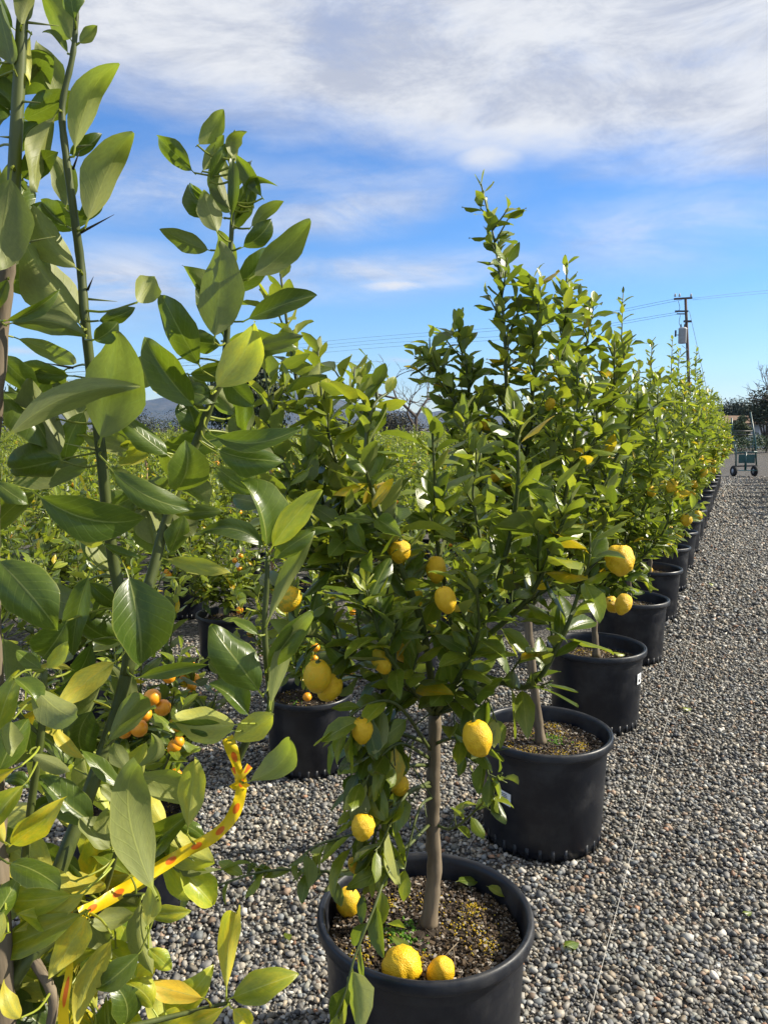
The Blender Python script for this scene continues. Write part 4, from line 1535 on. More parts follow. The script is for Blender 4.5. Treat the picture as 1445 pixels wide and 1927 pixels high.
H = [
    # foot, tip, breadth, depth, d-depth, face, tint, lit
    ((139, 297), (211, 111), 56, .86, -.02, 'u', 'p', .8), ((160, 430), (241, 246), 74, .86, .0, 'u', 'p', .8), ((112, 203), (73, 360), 60, .85, -.03, 'u', 'p', .7),
    ((112, 192), (70, 75), 45, .87, .02, 'u', 'm', .5), ((137, 80), (80, -22), 66, .86, 0, 'u', 'm', -.2), ((143, 45), (135, -45), 44, .85, 0, 't', 'd', -.3),
    ((146, 83), (183, 46), 26, .86, 0, 'u', 'p', .5), ((131, 104), (79, 52), 20, .87, 0, 't', 'd', .6), ((28, 135), (-16, -40), 62, .83, 0, 'u', 'd', -.6),
    ((38, 52), (66, -30), 42, .83, 0, 'u', 'p', .3), ((60, 58), (58, 158), 22, .84, 0, 'u', 'y', .5), ((22, 312), (-8, 505), 112, .80, -.02, 'u', 'm', -.3),
    ((122, 395), (95, 283), 52, .89, .02, 'u', 'd', -.3), ((130, 428), (78, 378), 46, .89, 0, 't', 'd', .2), ((155, 512), (60, 388), 58, .87, -.02, 'u', 'p', .7),
    ((160, 622), (38, 462), 98, .87, -.01, 'u', 'p', .5), ((6, 612), (166, 634), 54, .83, .02, 'u', 'd', -.5), ((4, 605), (110, 546), 30, .82, 0, 't', 'm', .1),
    ((20, 632), (146, 682), 40, .86, 0, 'u', 'm', -.5), ((180, 605), (255, 578), 32, .85, 0, 't', 'd', .1), ((256, 572), (290, 520), 56, .85, .02, 'u', 'p', .8),
    ((172, 642), (222, 606), 44, .84, 0, 't', 'd', -.2), ((185, 842), (222, 622), 146, .86, -.03, 'u', 'm', -.35), ((4, 832), (264, 727), 62, .80, .04, 'u', 'm', -.45),
    ((118, 872), (52, 716), 92, .88, 0, 'u', 'm', .35), ((126, 862), (14, 884), 88, .89, 0, 't', 'm', -.5), ((110, 790), (20, 735), 62, .91, .02, 'u', 'p', .5),
    ((58, 922), (276, 974), 98, .82, .04, 't', 'd', -.35), ((200, 872), (366, 955), 60, .85, .02, 't', 'm', .2), ((215, 1010), (120, 985), 50, .91, .02, 'u', 'y', .7),
    ((190, 1018), (266, 1049), 20, .89, 0, 't', 'm', .3), ((325, 862), (222, 778), 54, .90, -.02, 't', 'm', .5), ((286, 845), (222, 872), 66, .93, 0, 'u', 'y', .6),
    ((324, 930), (348, 828), 80, .90, -.02, 't', 'm', .6), ((376, 775), (270, 633), 78, .92, -.02, 't', 'd', -.1), ((384, 702), (307, 555), 76, .95, 0, 't', 'd', -.3),
    ((402, 648), (415, 452), 104, .93, 0, 'u', 'm', -.15), ((396, 738), (482, 606), 94, .91, 0, 'u', 'y', -.3), ((465, 528), (583, 414), 66, .95, 0, 'u', 'd', .2),
    ((455, 606), (597, 556), 52, .93, 0, 't', 'd', .3), ((470, 655), (572, 630), 34, .95, 0, 'u', 'd', .1), ((400, 472), (305, 430), 44, .95, 0, 'u', 'd', -.2),
    ((450, 468), (510, 412), 44, .95, 0, 't', 'd', .3), ((468, 432), (534, 378), 30, .96, 0, 'u', 'm', .5), ((497, 376), (444, 291), 34, .96, 0, 't', 'd', 0),
    ((440, 302), (462, 247), 32, .96, 0, 'u', 'p', .7), ((368, 276), (419, 205), 42, .96, 0, 'u', 'p', .5), ((369, 328), (291, 254), 44, .96, 0, 't', 'd', -.3),
    ((378, 326), (421, 254), 32, .97, 0, 'u', 'm', -.1), ((393, 346), (428, 267), 30, .96, 0, 't', 'd', .4), ((434, 416), (437, 300), 28, .95, 0, 't', 'd', -.1),
    ((412, 442), (382, 358), 48, .93, 0, 'u', 'p', .5), ((425, 412), (348, 346), 52, .96, 0, 't', 'd', -.3), ((478, 392), (460, 318), 30, .97, 0, 't', 'd', .1),
    ((470, 399), (523, 350), 22, .96, 0, 't', 'd', .4), ((438, 398), (398, 300), 34, .98, 0, 'u', 'm', .2), ((440, 420), (470, 340), 30, .98, 0, 't', 'd', -.2),
    ((392, 815), (563, 802), 50, .92, -.02, 't', 'd', .8), ((402, 842), (532, 862), 66, .92, -.02, 't', 'd', .8), ((405, 852), (482, 874), 32, .95, 0, 'u', 'm', -.3),
    ((400, 872), (481, 930), 46, .96, 0, 't', 'm', .3), ((374, 824), (350, 748), 62, .98, 0, 't', 'd', -.3), ((502, 1042), (455, 904), 92, .95, 0, 't', 'm', .9),
    ((506, 1040), (606, 921), 62, .91, 0, 't', 'y', -.3), ((508, 1056), (593, 999), 46, .92, 0, 't', 'm', .4), ((505, 1036), (378, 1000), 46, .90, -.02, 't', 'd', .4),
    ((320, 968), (420, 962), 34, .98, 0, 't', 'm', .3), ((318, 1045), (348, 972), 48, .96, 0, 't', 'm', .6), ((300, 1050), (436, 1078), 36, .97, 0, 'u', 'y', -.4),
    ((500, 1182), (592, 1002), 34, .92, 0, 'u', 'p', .6), ((496, 1312), (396, 1176), 96, .90, 0, 't', 'd', -.1), ((498, 1266), (586, 1148), 56, .92, 0, 't', 'm', .3),
    ((508, 1342), (584, 1152), 42, .90, 0, 'u', 'p', .7), ((472, 1352), (395, 1286), 62, .97, 0, 't', 'd', .3), ((492, 1198), (434, 1166), 26, .92, 0, 't', 'm', .4),
    ((-12, 1046), (108, 1180), 112, .80, -.02, 't', 'd', .15), ((172, 1070), (138, 1232), 64, .90, 0, 't', 'd', -.4), ((238, 1070), (266, 1253), 132, .86, -.02, 't', 'd', .1),
    ((128, 1165), (74, 1242), 88, .88, 0, 't', 'd', -.4), ((226, 1240), (108, 1330), 58, .86, -.02, 'u', 'Y', .2), ((140, 1262), (68, 1256), 17, .86, 0, 'u', 'Y', .3),
    ((252, 1278), (393, 1250), 32, .88, 0, 't', 'm', .4), ((182, 1328), (165, 1432), 76, .90, 0, 't', 'd', -.2), ((197, 1406), (276, 1308), 62, .87, 0, 'u', 'm', -.2),
    ((200, 1402), (293, 1330), 28, .86, 0, 'u', 'p', .7), ((166, 1432), (96, 1360), 28, .88, 0, 'u', 'Y', .4), ((455, 1362), (322, 1352), 76, .90, -.01, 'u', 'y', .9),
    ((452, 1376), (318, 1362), 44, .92, -.02, 't', 'd', -.6), ((430, 1396), (516, 1344), 62, .92, 0, 'u', 'y', .1), ((455, 1476), (546, 1384), 66, .91, 0, 'u', 'p', .4),
    ((297, 1692), (252, 1435), 92, .80, -.02, 'u', 'p', .7), ((186, 1556), (74, 1462), 82, .85, 0, 't', 'd', .1), ((352, 1574), (366, 1430), 62, .89, 0, 'u', 'y', -.2),
    ((248, 1448), (283, 1374), 36, .83, 0, 'u', 'p', .5), ((246, 1452), (213, 1398), 42, .83, 0, 'u', 'm', .1), ((238, 1490), (154, 1408), 36, .84, 0, 't', 'm', .5),
    ((230, 1520), (188, 1480), 34, .84, 0, 'u', 'm', .2), ((214, 1604), (150, 1540), 62, .82, 0, 'u', 'm', .4), ((214, 1604), (204, 1522), 46, .83, 0, 'u', 'p', .6),
    ((-8, 1392), (36, 1262), 56, .80, 0, 't', 'y', -.2), ((-20, 1330), (34, 1290), 44, .81, 0, 't', 'y', -.1), ((70, 1334), (28, 1398), 32, .82, 0, 'u', 'O', .1),
    ((-14, 1452), (40, 1400), 62, .80, 0, 'u', 'm', .3), ((50, 1418), (132, 1456), 36, .80, 0, 'u', 'm', .5), ((-10, 1622), (102, 1530), 50, .79, 0, 'u', 'm', .2),
    ((146, 1660), (-4, 1630), 56, .80, 0, 'u', 'Y', .5), ((150, 1682), (-10, 1696), 70, .80, 0, 't', 'y', -.3), ((166, 1676), (36, 1748), 42, .79, 0, 'u', 'y', .2),
    ((172, 1712), (-10, 1792), 76, .80, 0, 't', 'y', .0), ((166, 1716), (100, 1832), 74, .79, 0, 'u', 'Y', -.2), ((92, 1752), (-10, 1822), 62, .81, 0, 't', 'Y', .1),
    ((165, 1722), (206, 1802), 52, .82, 0, 'u', 'p', .3), ((216, 1762), (142, 1925), 58, .80, 0, 'u', 'Y', .4), ((96, 1800), (108, 1890), 84, .82, 0, 't', 'd', -.3),
    ((265, 1690), (282, 1832), 48, .85, 0, 'u', 'p', .7), ((268, 1716), (359, 1716), 38, .86, 0, 't', 'y', -.3), ((276, 1782), (323, 1826), 42, .86, 0, 't', 'y', -.2),
    ((150, 1832), (166, 1748), 48, .84, 0, 't', 'd', .6), ((230, 1940), (212, 1848), 68, .84, 0, 't', 'm', .5), ((290, 1902), (233, 1850), 58, .85, 0, 't', 'y', -.3),
    ((426, 1882), (446, 1712), 50, .87, 0, 'u', 'Y', .2), ((428, 1882), (557, 1835), 76, .87, 0, 't', 'y', .3), ((392, 1882), (259, 1848), 52, .86, 0, 'u', 'O', .4),
    ((432, 1891), (330, 1934), 44, .86, 0, 't', 'Y', .4), ((434, 1896), (472, 1938), 44, .86, 0, 't', 'Y', .2), ((120, 1960), (20, 1870), 70, .83, 0, 't', 'd', .1),
    ((60, 1940), (-10, 1850), 60, .82, 0, 't', 'm', .3), ((83, 1262), (30, 1225), 34, .83, 0, 't', 'm', .3), ((83, 1264), (128, 1205), 34, .84, 0, 'u', 'y', .2),
    ((62, 1490), (8, 1470), 32, .84, 0, 't', 'd', .2), ((58, 1540), (118, 1500), 34, .85, 0, 't', 'd', .2), ((50, 1594), (-4, 1560), 34, .84, 0, 't', 'm', .2),
    ((-10, 905), (52, 948), 44, .80, 0, 't', 'm', .1), ((18, 520), (-6, 590), 32, .83, 0, 't', 'm', .3), ((150, 1700), (115, 1620), 40, .85, 0, 't', 'd', .1),
    ((428, 610), (348, 500), 62, 1.0, 0, 'u', 'd', -.2), ((432, 560), (504, 468), 52, 1.0, 0, 't', 'd', .2), ((424, 650), (338, 640), 50, 1.0, 0, 't', 'd', .1),
    ((432, 520), (404, 430), 46, .99, 0, 'u', 'm', -.2), ((420, 690), (512, 650), 50, .99, 0, 't', 'd', .4), ((436, 440), (478, 372), 36, .98, 0, 't', 'd', .2),
    ((436, 405), (394, 352), 36, .98, 0, 'u', 'm', .3), ((436, 365), (474, 300), 32, .98, 0, 't', 'd', -.2), ((434, 345), (402, 276), 30, .98, 0, 'u', 'p', .4),
    ((418, 702), (478, 764), 56, 1.0, 0, 't', 'd', .2), ((405, 740), (330, 720), 50, 1.0, 0, 't', 'd', -.2), ((434, 320), (440, 245), 24, .97, 0, 'u', 'p', .4),
    ((124, 290), (190, 250), 34, .89, 0, 't', 'd', -.2), ((141, 415), (196, 360), 36, .90, 0, 't', 'd', -.2), ((28, 300), (70, 230), 40, .88, 0, 't', 'd', -.2),
    ((390, 1584), (330, 1550), 34, .95, 0, 't', 'm', .2), ((270, 1652), (318, 1560), 40, .92, 0, 't', 'd', .3),
]
BOW = {22: 0, 23: 34, 54: 40, 57: -30, 58: -16, 93: -34, 28: -24, 65: -22, 16: 18, 82: -22, 89: -30, 119: -14, 27: -26, 45: 14, 46: -10, 37: -10, 38: -12, 118: -18, 129: -14}
for i, h in enumerate(H):
    b, t, w, d, dd, fc, tn, lt = h
    hero(b, t, w, d, dd, fc, tn, lt, BOW.get(i, R.uniform(-9, 9)))
R.seed(31)
for (x0, x1, y0, y1, n, d0, d1) in ((-40, 60, 60, 560, 16, .86, .95), (-40, 330, 640, 1000, 26, .93, 1.08), (-40, 250, 980, 1280, 20, .95, 1.08), (-40, 330, 1280, 1640, 34, .90, 1.06),
                                    (-40, 300, 1620, 1960, 56, .80, .98), (330, 480, 620, 900, 8, 1.0, 1.08), (-40, 60, 1250, 1940, 16, .72, .77)):
    for _ in range(n):
        x, y = R.uniform(x0, x1), R.uniform(y0, y1)
        if 190 < x < 350 and 1240 < y < 1420:
            continue
        a = R.uniform(0, 6.28)
        l = R.uniform(85, 150)
        low = (y - 1250) / 650
        hero((x, y), (x + l * math.cos(a), y - l * .85 * math.sin(a)), l * R.uniform(.38, .58), R.uniform(d0, d1), R.uniform(-.04, .04), R.choice('ut'),
             R.choice('dddmmmp' if low < 0 else 'mmyyYyYp'), R.uniform(-.6, .8) if low < 0 else R.uniform(-.2, .95), R.uniform(-10, 10))
tag(fg.root, 'thorny lemon tree with large leaves and green stems, one branch tied with dotted yellow tape', 'lemon tree', 'lemon trees in the row')

# dotted tape wound along the branch
tp = smooth_path(pxs(*[(x, y, d - .012) for x, y, d in TAPE_PATH[1:]]), 8)
V_, U_, F_ = [], [], []
run = 0.0
for i, p in enumerate(tp):
    if i:
        run += (p - tp[i - 1]).length
    T = (tp[min(i + 1, len(tp) - 1)] - tp[max(0, i - 1)]).normalized()
    v = (Vector((0, 0, CAMH)) - p).normalized()
    s_ = T.cross(v).normalized()
    s_ = (Matrix.Rotation(.5 * math.sin(i * .31), 3, T) @ s_)
    w = .0078 * (1 - .25 * math.exp(-((i - 54) / 3.0) ** 2))
    for k in range(5):
        e = k / 4 * 2 - 1
        V_.append(p + s_ * (w * e) - v * (.0022 * e * e) + v * (.0016 * math.sin(i * .9 + k * 1.3)))
        U_.append((run / .034, k / 4))
    if i:
        for k in range(4):
            a = (i - 1) * 5 + k
            F_.append((a, a + 1, a + 6, a + 5))
mb = MB()
mb.add([tuple(p) for p in V_], F_, U_)
# a second turn crossing the first where it is tied
kp = tp[-14]
for (a0, ln, wd_) in ((.9, .019, .0045), (2.2, .016, .004)):
    dv = Vector((math.cos(a0), 0, math.sin(a0)))
    sv = Vector((-math.sin(a0), 0, math.cos(a0)))
    vv, uu, ff = [], [], []
    for i in range(7):
        e = i / 6 * 2 - 1
        for k in (-1, 1):
            vv.append(tuple(kp + dv * (ln * e) + sv * (wd_ * k * (.45 + .55 * abs(e))) + Vector((0, -.006 + .008 * e * e + .001 * math.sin(i * 2.2 + k), 0))))
            uu.append((.75 + .12 * i, .5 + .4 * k))
        if i:
            ff.append((2 * i - 2, 2 * i - 1, 2 * i + 1, 2 * i))
    mb.add(vv, ff, uu)
o = mb.build('marker_tape', M['tape'])
tag(o, 'yellow tape with orange dots wound along a thorny lemon branch', 'tape')
mb = MB()
q = [px(132, 1700, .80), px(133, 1800, .80), px(122, 1880, .79), px(118, 1960, .79)]
V_, F_, U_ = [], [], []
for i, p in enumerate(smooth_path(q, 5)):
    for k in range(2):
        V_.append(tuple(p + Vector(((k - .5) * .010 * (.4 + i / 15), 0, 0)) + Vector((0, .002 * math.sin(i), 0))))
        U_.append((i * .12 + .4, k))
    if i:
        a = (i - 1) * 2
        F_.append((a, a + 1, a + 3, a + 2))
mb.add(V_, F_, U_)
tag(mb.build('marker_tape', M['tape']), 'loose end of dotted yellow tape hanging straight down below yellowed leaves', 'tape')

# ------------------------------------------------------------------ small things on the ground


def ground_leaf(x, y, z, L, ang, ti, lab, sh=3, tilt=.15):
    p = gpx(x, y, z)
    m = (Matrix.Rotation(ang, 3, 'Z') @ Matrix.Rotation(tilt, 3, 'Y')).to_4x4()
    m.translation = p
    o = bpy.data.objects.new('fallen_leaf', part_leaf_mesh(sh, ti))
    COL.objects.link(o)
    o.matrix_world = m @ Matrix.Diagonal((L, L, L, 1))
    tag(o, lab, 'fallen leaf')


ground_leaf(1283, 1333, .030, .075, -1.2, 3, 'pale green fallen leaf on gravel across the string from the narrow label pot', 5)
ground_leaf(1060, 1782, .030, .085, -.9, 1, 'dark green fallen leaf on gravel between the string and the pot with fallen lemons', 1)
ground_leaf(1396, 1718, .030, .045, -1.3, 2, 'small bright green fallen leaf lying on gravel far from the string', 5)
ground_leaf(545, 1772, .030, .065, .3, 2, 'narrow green fallen leaf on gravel outside the pot with fallen lemons, under the drooping branch', 0)
ground_leaf(1332, 1098, .030, .09, -1.5, 3, 'pale fallen leaf on gravel across the string from the fifth pot', 5)
ground_leaf(858, 1660, SOIL_Z + .03, .075, -1.2, 1, 'dark green fallen leaf on soil near the back of the pot with fallen lemons', 4)
ground_leaf(915, 1668, SOIL_Z + .035, .065, -2.2, 3, 'pale curled fallen leaf leaning on the inner wall of the pot with fallen lemons', 7, .5)
ground_leaf(775, 1798, SOIL_Z + .035, .085, .6, 2, 'long pale fallen leaf lying on soil just behind the knobbly fallen lemon', 2)
ground_leaf(765, 1748, SOIL_Z + .03, .050, 1.3, 3, 'small pale fallen leaf on the soil beside the green moss', 6)
ground_leaf(1150, 1228, SOIL_Z + .02, .085, -1.5, 3, 'pale fallen leaf on the soil of the pot with the narrow label', 5)

# string along the lane
sp_ = []
for (x, y) in ((1085, 2010), (1105, 1927), (1150, 1752), (1200, 1560), (1243, 1400), (1285, 1253), (1318, 1130), (1340, 1040), (1352, 985), (1364, 930)):
    p = gpx(x, y, .030)
    sp_.append(p)
pp = smooth_path(sp_, 6)
mb = MB()
mb.tube([p + Vector((0, 0, .003 * math.sin(i * .8))) for i, p in enumerate(pp)], .0011, 5)
tag(mb.build('guide_string', M['string_white']), 'thin white string stretched along the gravel beside the lemon row', 'string')
mb = MB()
mb.tube(smooth_path([gpx(878, 1600, .03), gpx(912, 1548, .03), gpx(950, 1495, .04)], 5), .0013, 5)
tag(mb.build('guide_string', M['string_white']), 'short piece of white string on gravel behind the pot with fallen lemons', 'string')
# twigs on the soil
for (a, b, lab) in (((832, 1805), (862, 1774), 'thin pale twig on soil behind the smooth fallen lemon'), ((857, 1822), (852, 1778), 'thin brown twig on soil to one side of the smooth fallen lemon')):
    mb = MB()
    mb.tube([gpx(*a, SOIL_Z + .010), (gpx(*a, SOIL_Z + .014) + gpx(*b, SOIL_Z + .016)) / 2, gpx(*b, SOIL_Z + .014)], [.0014, .0018, .0010], 5)
    tag(mb.build('twig', M['bark']), lab, 'twig')

# stakes and tapes in the field
for (x, y0, y1, d, lab) in ((510, 865, 930, 9.0, 'slim wooden stake in the field beside a bush, without tape'), (276, 862, 905, 11.0, 'slim wooden stake in the field with a yellow tip')):
    a, b = px(x, y1, d), px(x, y0, d)
    mb = MB()
    mb.box((a.x, a.y, b.z / 2), (.028, .028, b.z))
    root = mb.build('wooden_stake', M['wood_stake'], smooth=False)
    tag(root, lab, 'stake')
    if x == 276:
        mb = MB()
        mb.box((a.x, a.y, b.z + .02), (.04, .034, .10))
        mb.build('tip', M['plain_tape'], root, smooth=False)
for (x, y, h, tl, d) in ((150, 893, 52, .35, 6.2), (178, 960, 44, -.3, 5.4), (392, 1095, 30, -.5, 5.2), (68, 1000, 40, .1, 5.8), (415, 1070, 28, .7, 5.1)):
    p = px(x, y, d)
    mb = MB()
    hh = h * d / F
    q = [p + Vector((tl * hh * t, .004 * math.sin(t * 5), -hh * t)) for t in (0, .25, .5, .75, 1)]
    v = []
    for i, e in enumerate(q):
        v += [tuple(e + Vector((-.013, .004 * (i % 2), 0))), tuple(e + Vector((.013, -.004 * (i % 2), 0)))]
    mb.add(v, [(2 * i, 2 * i + 1, 2 * i + 3, 2 * i + 2) for i in range(4)])
    tag(mb.build('tape_strip', M['plain_tape']), 'yellow tape strip hanging in a low bush of the field', 'tape', 'yellow tape strips in the field')
for (x, y, d, a_, lab) in ((325, 1272, 2.45, .3, 'small white plant tag hanging among the small oranges'), (706, 1213, 1.88, -.6, 'long white plant tag hanging inside the tree with ripe lemons'), (447, 1063, 4.6, .5, 'white plant tag in a bush of the field')):
    p = px(x, y, d)
    mb = MB()
    k = .016 if d < 4 else .02
    rot = Matrix.Rotation(a_, 3, 'Y')
    mb.box(p, (k * 1.1, .0008, k * (3.4 if x == 706 else 1.3)), rot)
    o = mb.build('plant_tag', M['tag_white'], smooth=False)
    if x == 325:
        m2 = MB()
        for j in range(3):
            m2.box(p + rot @ Vector((0, -.0009, .005 - j * .005)), (k * (.7 - .15 * j), .0006, .0018), rot)
        m2.build('print', M['print_black'], o, smooth=False)
    tag(o, lab, 'plant tag')

# ------------------------------------------------------------------ far things


def far_tree(name, base, h, w, seed, col, lab, n=2600, leaf=.16, trunk_h=.3, weep=0.0, lobes=9, cat='tree', grp=None):
    r = random.Random(seed)
    rg = np.random.default_rng(seed)
    root = empty(name, base)
    mb = MB()
    mb.tube([(0, 0, 0), (r.gauss(0, .1), 0, h * trunk_h * .6), (r.gauss(0, .2), 0, h * .6)], [.035 * h, .028 * h, .008 * h], 8)
    L = []
    for k in range(lobes):
        a = k * 2.4
        q = math.sqrt((k + .5) / lobes)
        c_ = (math.cos(a) * w * .32 * q, math.sin(a) * w * .32 * q, h * (trunk_h + (1 - trunk_h) * (.30 + .48 * (1 - q * q) + r.uniform(-.08, .08))))
        L.append((c_, w * r.uniform(.16, .27)))
        mb.tube([(0, 0, h * trunk_h * .6), (c_[0] * .5, c_[1] * .5, (h * trunk_h * .6 + c_[2]) * .5), c_], [.018 * h, .010 * h, .003 * h], 5)
    mb.build('trunk', M['far_bark'], root)
    li = rg.integers(0, lobes, n)
    C0 = np.array([l[0] for l in L])[li]
    RR = np.array([l[1] for l in L])[li]
    d = rg.normal(size=(n, 3))
    d /= np.linalg.norm(d, axis=1)[:, None]
    rr = RR * rg.uniform(.35, 1.08, n)
    P = C0 + d * rr[:, None] * np.array((1, 1, .85))
    P[:, 2] -= weep * rg.random(n) ** 2 * h * .5
    P[:, 2] = np.maximum(P[:, 2], .05 * h)
    sz = leaf * rg.uniform(.5, 1.3, n)
    Rm = rotmats_g(rg, n)
    quad = np.array([(-.5, 0, 0), (0, -.32, .06), (.5, 0, 0), (0, .32, .06)])
    W = np.einsum('nij,vj->nvi', Rm, quad) * sz[:, None, None]
    if weep:
        W[:, :, 2] *= 2.2
    W += P[:, None, :]
    Cc = np.ones((n, 4, 4))
    Cc[:, :, :3] = np.array(col)[None, None] * rg.uniform(.6, 1.4, (n, 1, 1))
    me = bulk_mesh('crown', W.reshape(-1, 3), np.arange(n * 4).reshape(-1, 4), None, Cc.reshape(-1, 4), M['far_leaf'])
    o = link('crown', me, root)
    o['kind'] = 'stuff'
    tag(root, lab, cat, grp)
    return root


def rotmats_g(rg, n):
    q = rg.normal(size=(n, 4))
    q /= np.linalg.norm(q, axis=1)[:, None]
    w, x, y, z = q.T
    return np.stack([np.stack([1 - 2 * (y * y + z * z), 2 * (x * y - z * w), 2 * (x * z + y * w)], 1),
                     np.stack([2 * (x * y + z * w), 1 - 2 * (x * x + z * z), 2 * (y * z - x * w)], 1),
                     np.stack([2 * (x * z - y * w), 2 * (y * z + x * w), 1 - 2 * (x * x + y * y)], 1)], 1)


def gx(x, d):
    """ground point under photo column x at distance d"""
    p = px(x, HOR, d)
    return (p.x, d, 0)


far_tree('pepper_tree', gx(462, 62), 8.2, 6.6, 21, (.028, .042, .016), 'big dark weeping tree standing beyond the citrus field', 22000, .22, .2, .55, 14)
far_tree('pepper_tree', gx(20, 70), 5.4, 7.0, 22, (.035, .05, .02), 'low dark round tree beyond the field, under the power cables', 9000, .15, .2, .2)
k = 0
for (x, d, h, w, col, lab) in ((1385, 78, 5.0, 5.0, (.055, .075, .055), 'dark round evergreen tree behind the white building, the tallest there'), (1415, 84, 4.4, 6.0, (.05, .08, .035), 'wide dark evergreen tree behind the white building'),  # evergreen leaf colours lightened to stand in for haze
                               (1442, 60, 5.2, 4.0, (.045, .06, .035), 'dark evergreen tree rising past the end of the white building'), (1393, 63, 2.9, 1.9, (.16, .19, .10), 'pale grey green bush in front of the dark evergreens'),
                               (1355, 90, 4.6, 6.0, (.055, .08, .04), 'dark evergreen tree behind the end of the lemon row'), (1480, 75, 5.5, 7, (.05, .07, .035), 'broad dark evergreen beyond the lane'),
                               (860, 70, 2.6, 7, (.05, .05, .03), 'brown green scrub beneath the bare tree'), (740, 72, 2.8, 7, (.045, .045, .032), 'low dark scrub beside the bare tree'),
                               (610, 78, 3.2, 8, (.04, .05, .025), 'long dark scrub between the weeping tree and the bare tree'), (340, 80, 2.6, 8, (.035, .05, .02), 'dark hedge-like scrub below the blue hills'),
                               (240, 85, 3.0, 9, (.04, .05, .025), 'dark scrub below the hills, behind the thorny tree'), (1000, 80, 3.0, 8, (.04, .05, .025), 'dark scrub behind the tallest lemon tree')):
    k += 1
    far_tree('background_tree', gx(x, d), h, w, 40 + k, col, lab, 7000, .17 if h > 2.7 else .13, .12)

# bare tree
bt = empty('bare_tree', gx(785, 60))
mbt, mbb = MB(), MB()
R.seed(42)


def grow(p, d, l, r, lev):
    n = 3
    q = [p]
    dd_ = d.copy()
    for i in range(n):
        dd_ = (dd_ + Vector((R.gauss(0, .14), R.gauss(0, .14), R.gauss(.02, .08)))).normalized()
        q.append(q[-1] + dd_ * l / n)
    (mbt if lev == 0 else mbb).tube(q, [r * (1 - .3 * i / n) for i in range(n + 1)], 6 if lev < 2 else 4 if lev < 4 else 3, cap=False)
    if lev >= 6 or r < .004:
        return
    for k in range(3 if lev in (0, 2, 4) else 2 + (R.random() < .5)):
        ax = dd_.orthogonal().normalized()
        ax = Matrix.Rotation(R.uniform(0, 6.28), 3, dd_) @ ax
        nd = (Matrix.Rotation(R.uniform(.35, .85), 3, ax) @ dd_ + Vector((0, 0, .06))).normalized()
        grow(q[R.choice([2, 3])] if k else q[3], nd, l * R.uniform(.66, .86), r * R.uniform(.52, .68), lev + 1)


grow(Vector((0, 0, 0)), Vector((-.10, 0, 1)).normalized(), 2.55, .21, 0)
mbt.build('trunk', M['far_bark'], bt)
mbb.build('bare_branches', M['far_bark'], bt)
tag(bt, 'leafless tree with fine spreading branches against the sky', 'tree')
bt2 = empty('bare_tree', gx(1458, 58))
mbt, mbb = MB(), MB()
R.seed(43)
grow(Vector((0, 0, 0)), Vector((0, 0, 1)), 2.1, .16, 1)
mbb.build('bare_branches', M['far_bark'], bt2)
tag(bt2, 'small leafless tree by the evergreens near the white building', 'tree')

# utility pole, 10.8 m
PD = 56.0
pb = Vector(gx(1303, PD))
ptop = px(1290, 563, PD)
pole = empty('utility_pole', pb)
mb = MB()
tilt = ptop - pb
H_ = ptop.z
mb.tube([(0, 0, 0), tuple(tilt * .5), tuple(tilt)], [.125, .11, .095], 10)
mb.build('post', M['pole_wood'], pole)


def at_pole(y):
    f = (px(1295, y, PD).z) / H_
    return tilt * f


def arm(y, x0, x1, hgt=.12, mat='pole_wood', name='cross_arm', tl=0.0):
    c0 = at_pole(y)
    a, b = (x0 - 1295) * PD / F, (x1 - 1295) * PD / F
    mb = MB()
    mb.box((c0.x + (a + b) / 2, -.18, c0.z), (b - a, .12, hgt), Matrix.Rotation(tl, 3, 'Y'))
    return mb.build(name, M[mat], pole, smooth=False)


ca = arm(562, 1272, 1305, .13, tl=-.06)
for xx in (1274, 1282, 1303):
    mb = MB()
    c0 = at_pole(560)
    mb.lathe([(.0, 0), (.06, 0), (.09, .06), (.05, .12), (.07, .18), (.0, .24)], 8, ((xx - 1295) * PD / F + c0.x, -.18, c0.z + .05))
    mb.build('insulator', M['steel_grey'], ca)
arm(586, 1273, 1297, .11, 'dark_metal')
arm(591, 1276, 1294, .07, 'dark_metal')
arm(605, 1288, 1302, .14, 'dark_metal', 'bracket')
tf = empty('transformer', (0, 0, 0))
bpy.data.objects.remove(tf)
mb = MB()
c0 = at_pole(632)
mb.lathe([(0, -.55), (.24, -.55), (.28, -.50), (.28, .42), (.30, .45), (.30, .50), (.20, .58), (0, .60)], 16, (c0.x - .41, -.22, c0.z))
tr_ = mb.build('transformer', M['steel_grey'], pole)
mb = MB()
for dx in (-.14, .12):
    mb.lathe([(0, 0), (.04, 0), (.06, .06), (.04, .1), (.06, .16), (.04, .22), (.0, .3)], 8, (c0.x - .41 + dx, -.22, c0.z + .56))
mb.build('bushing', M['dark_metal'], tr_)
mb = MB()
mb.box((c0.x - .9, -.2, c0.z + .15), (.1, .1, .45))
mb.box((c0.x - .78, -.2, c0.z + .05), (.25, .05, .05))
mb.build('cutout_fuse', M['dark_metal'], pole, smooth=False)


def cable(pts, r=.016, lab='', name='power_cable', grp='power cables', n=5):
    mb = MB()
    mb.tube(smooth_path(pts, 8), r, n)
    tag(mb.build(name, M['cable']), lab, 'cable', grp)


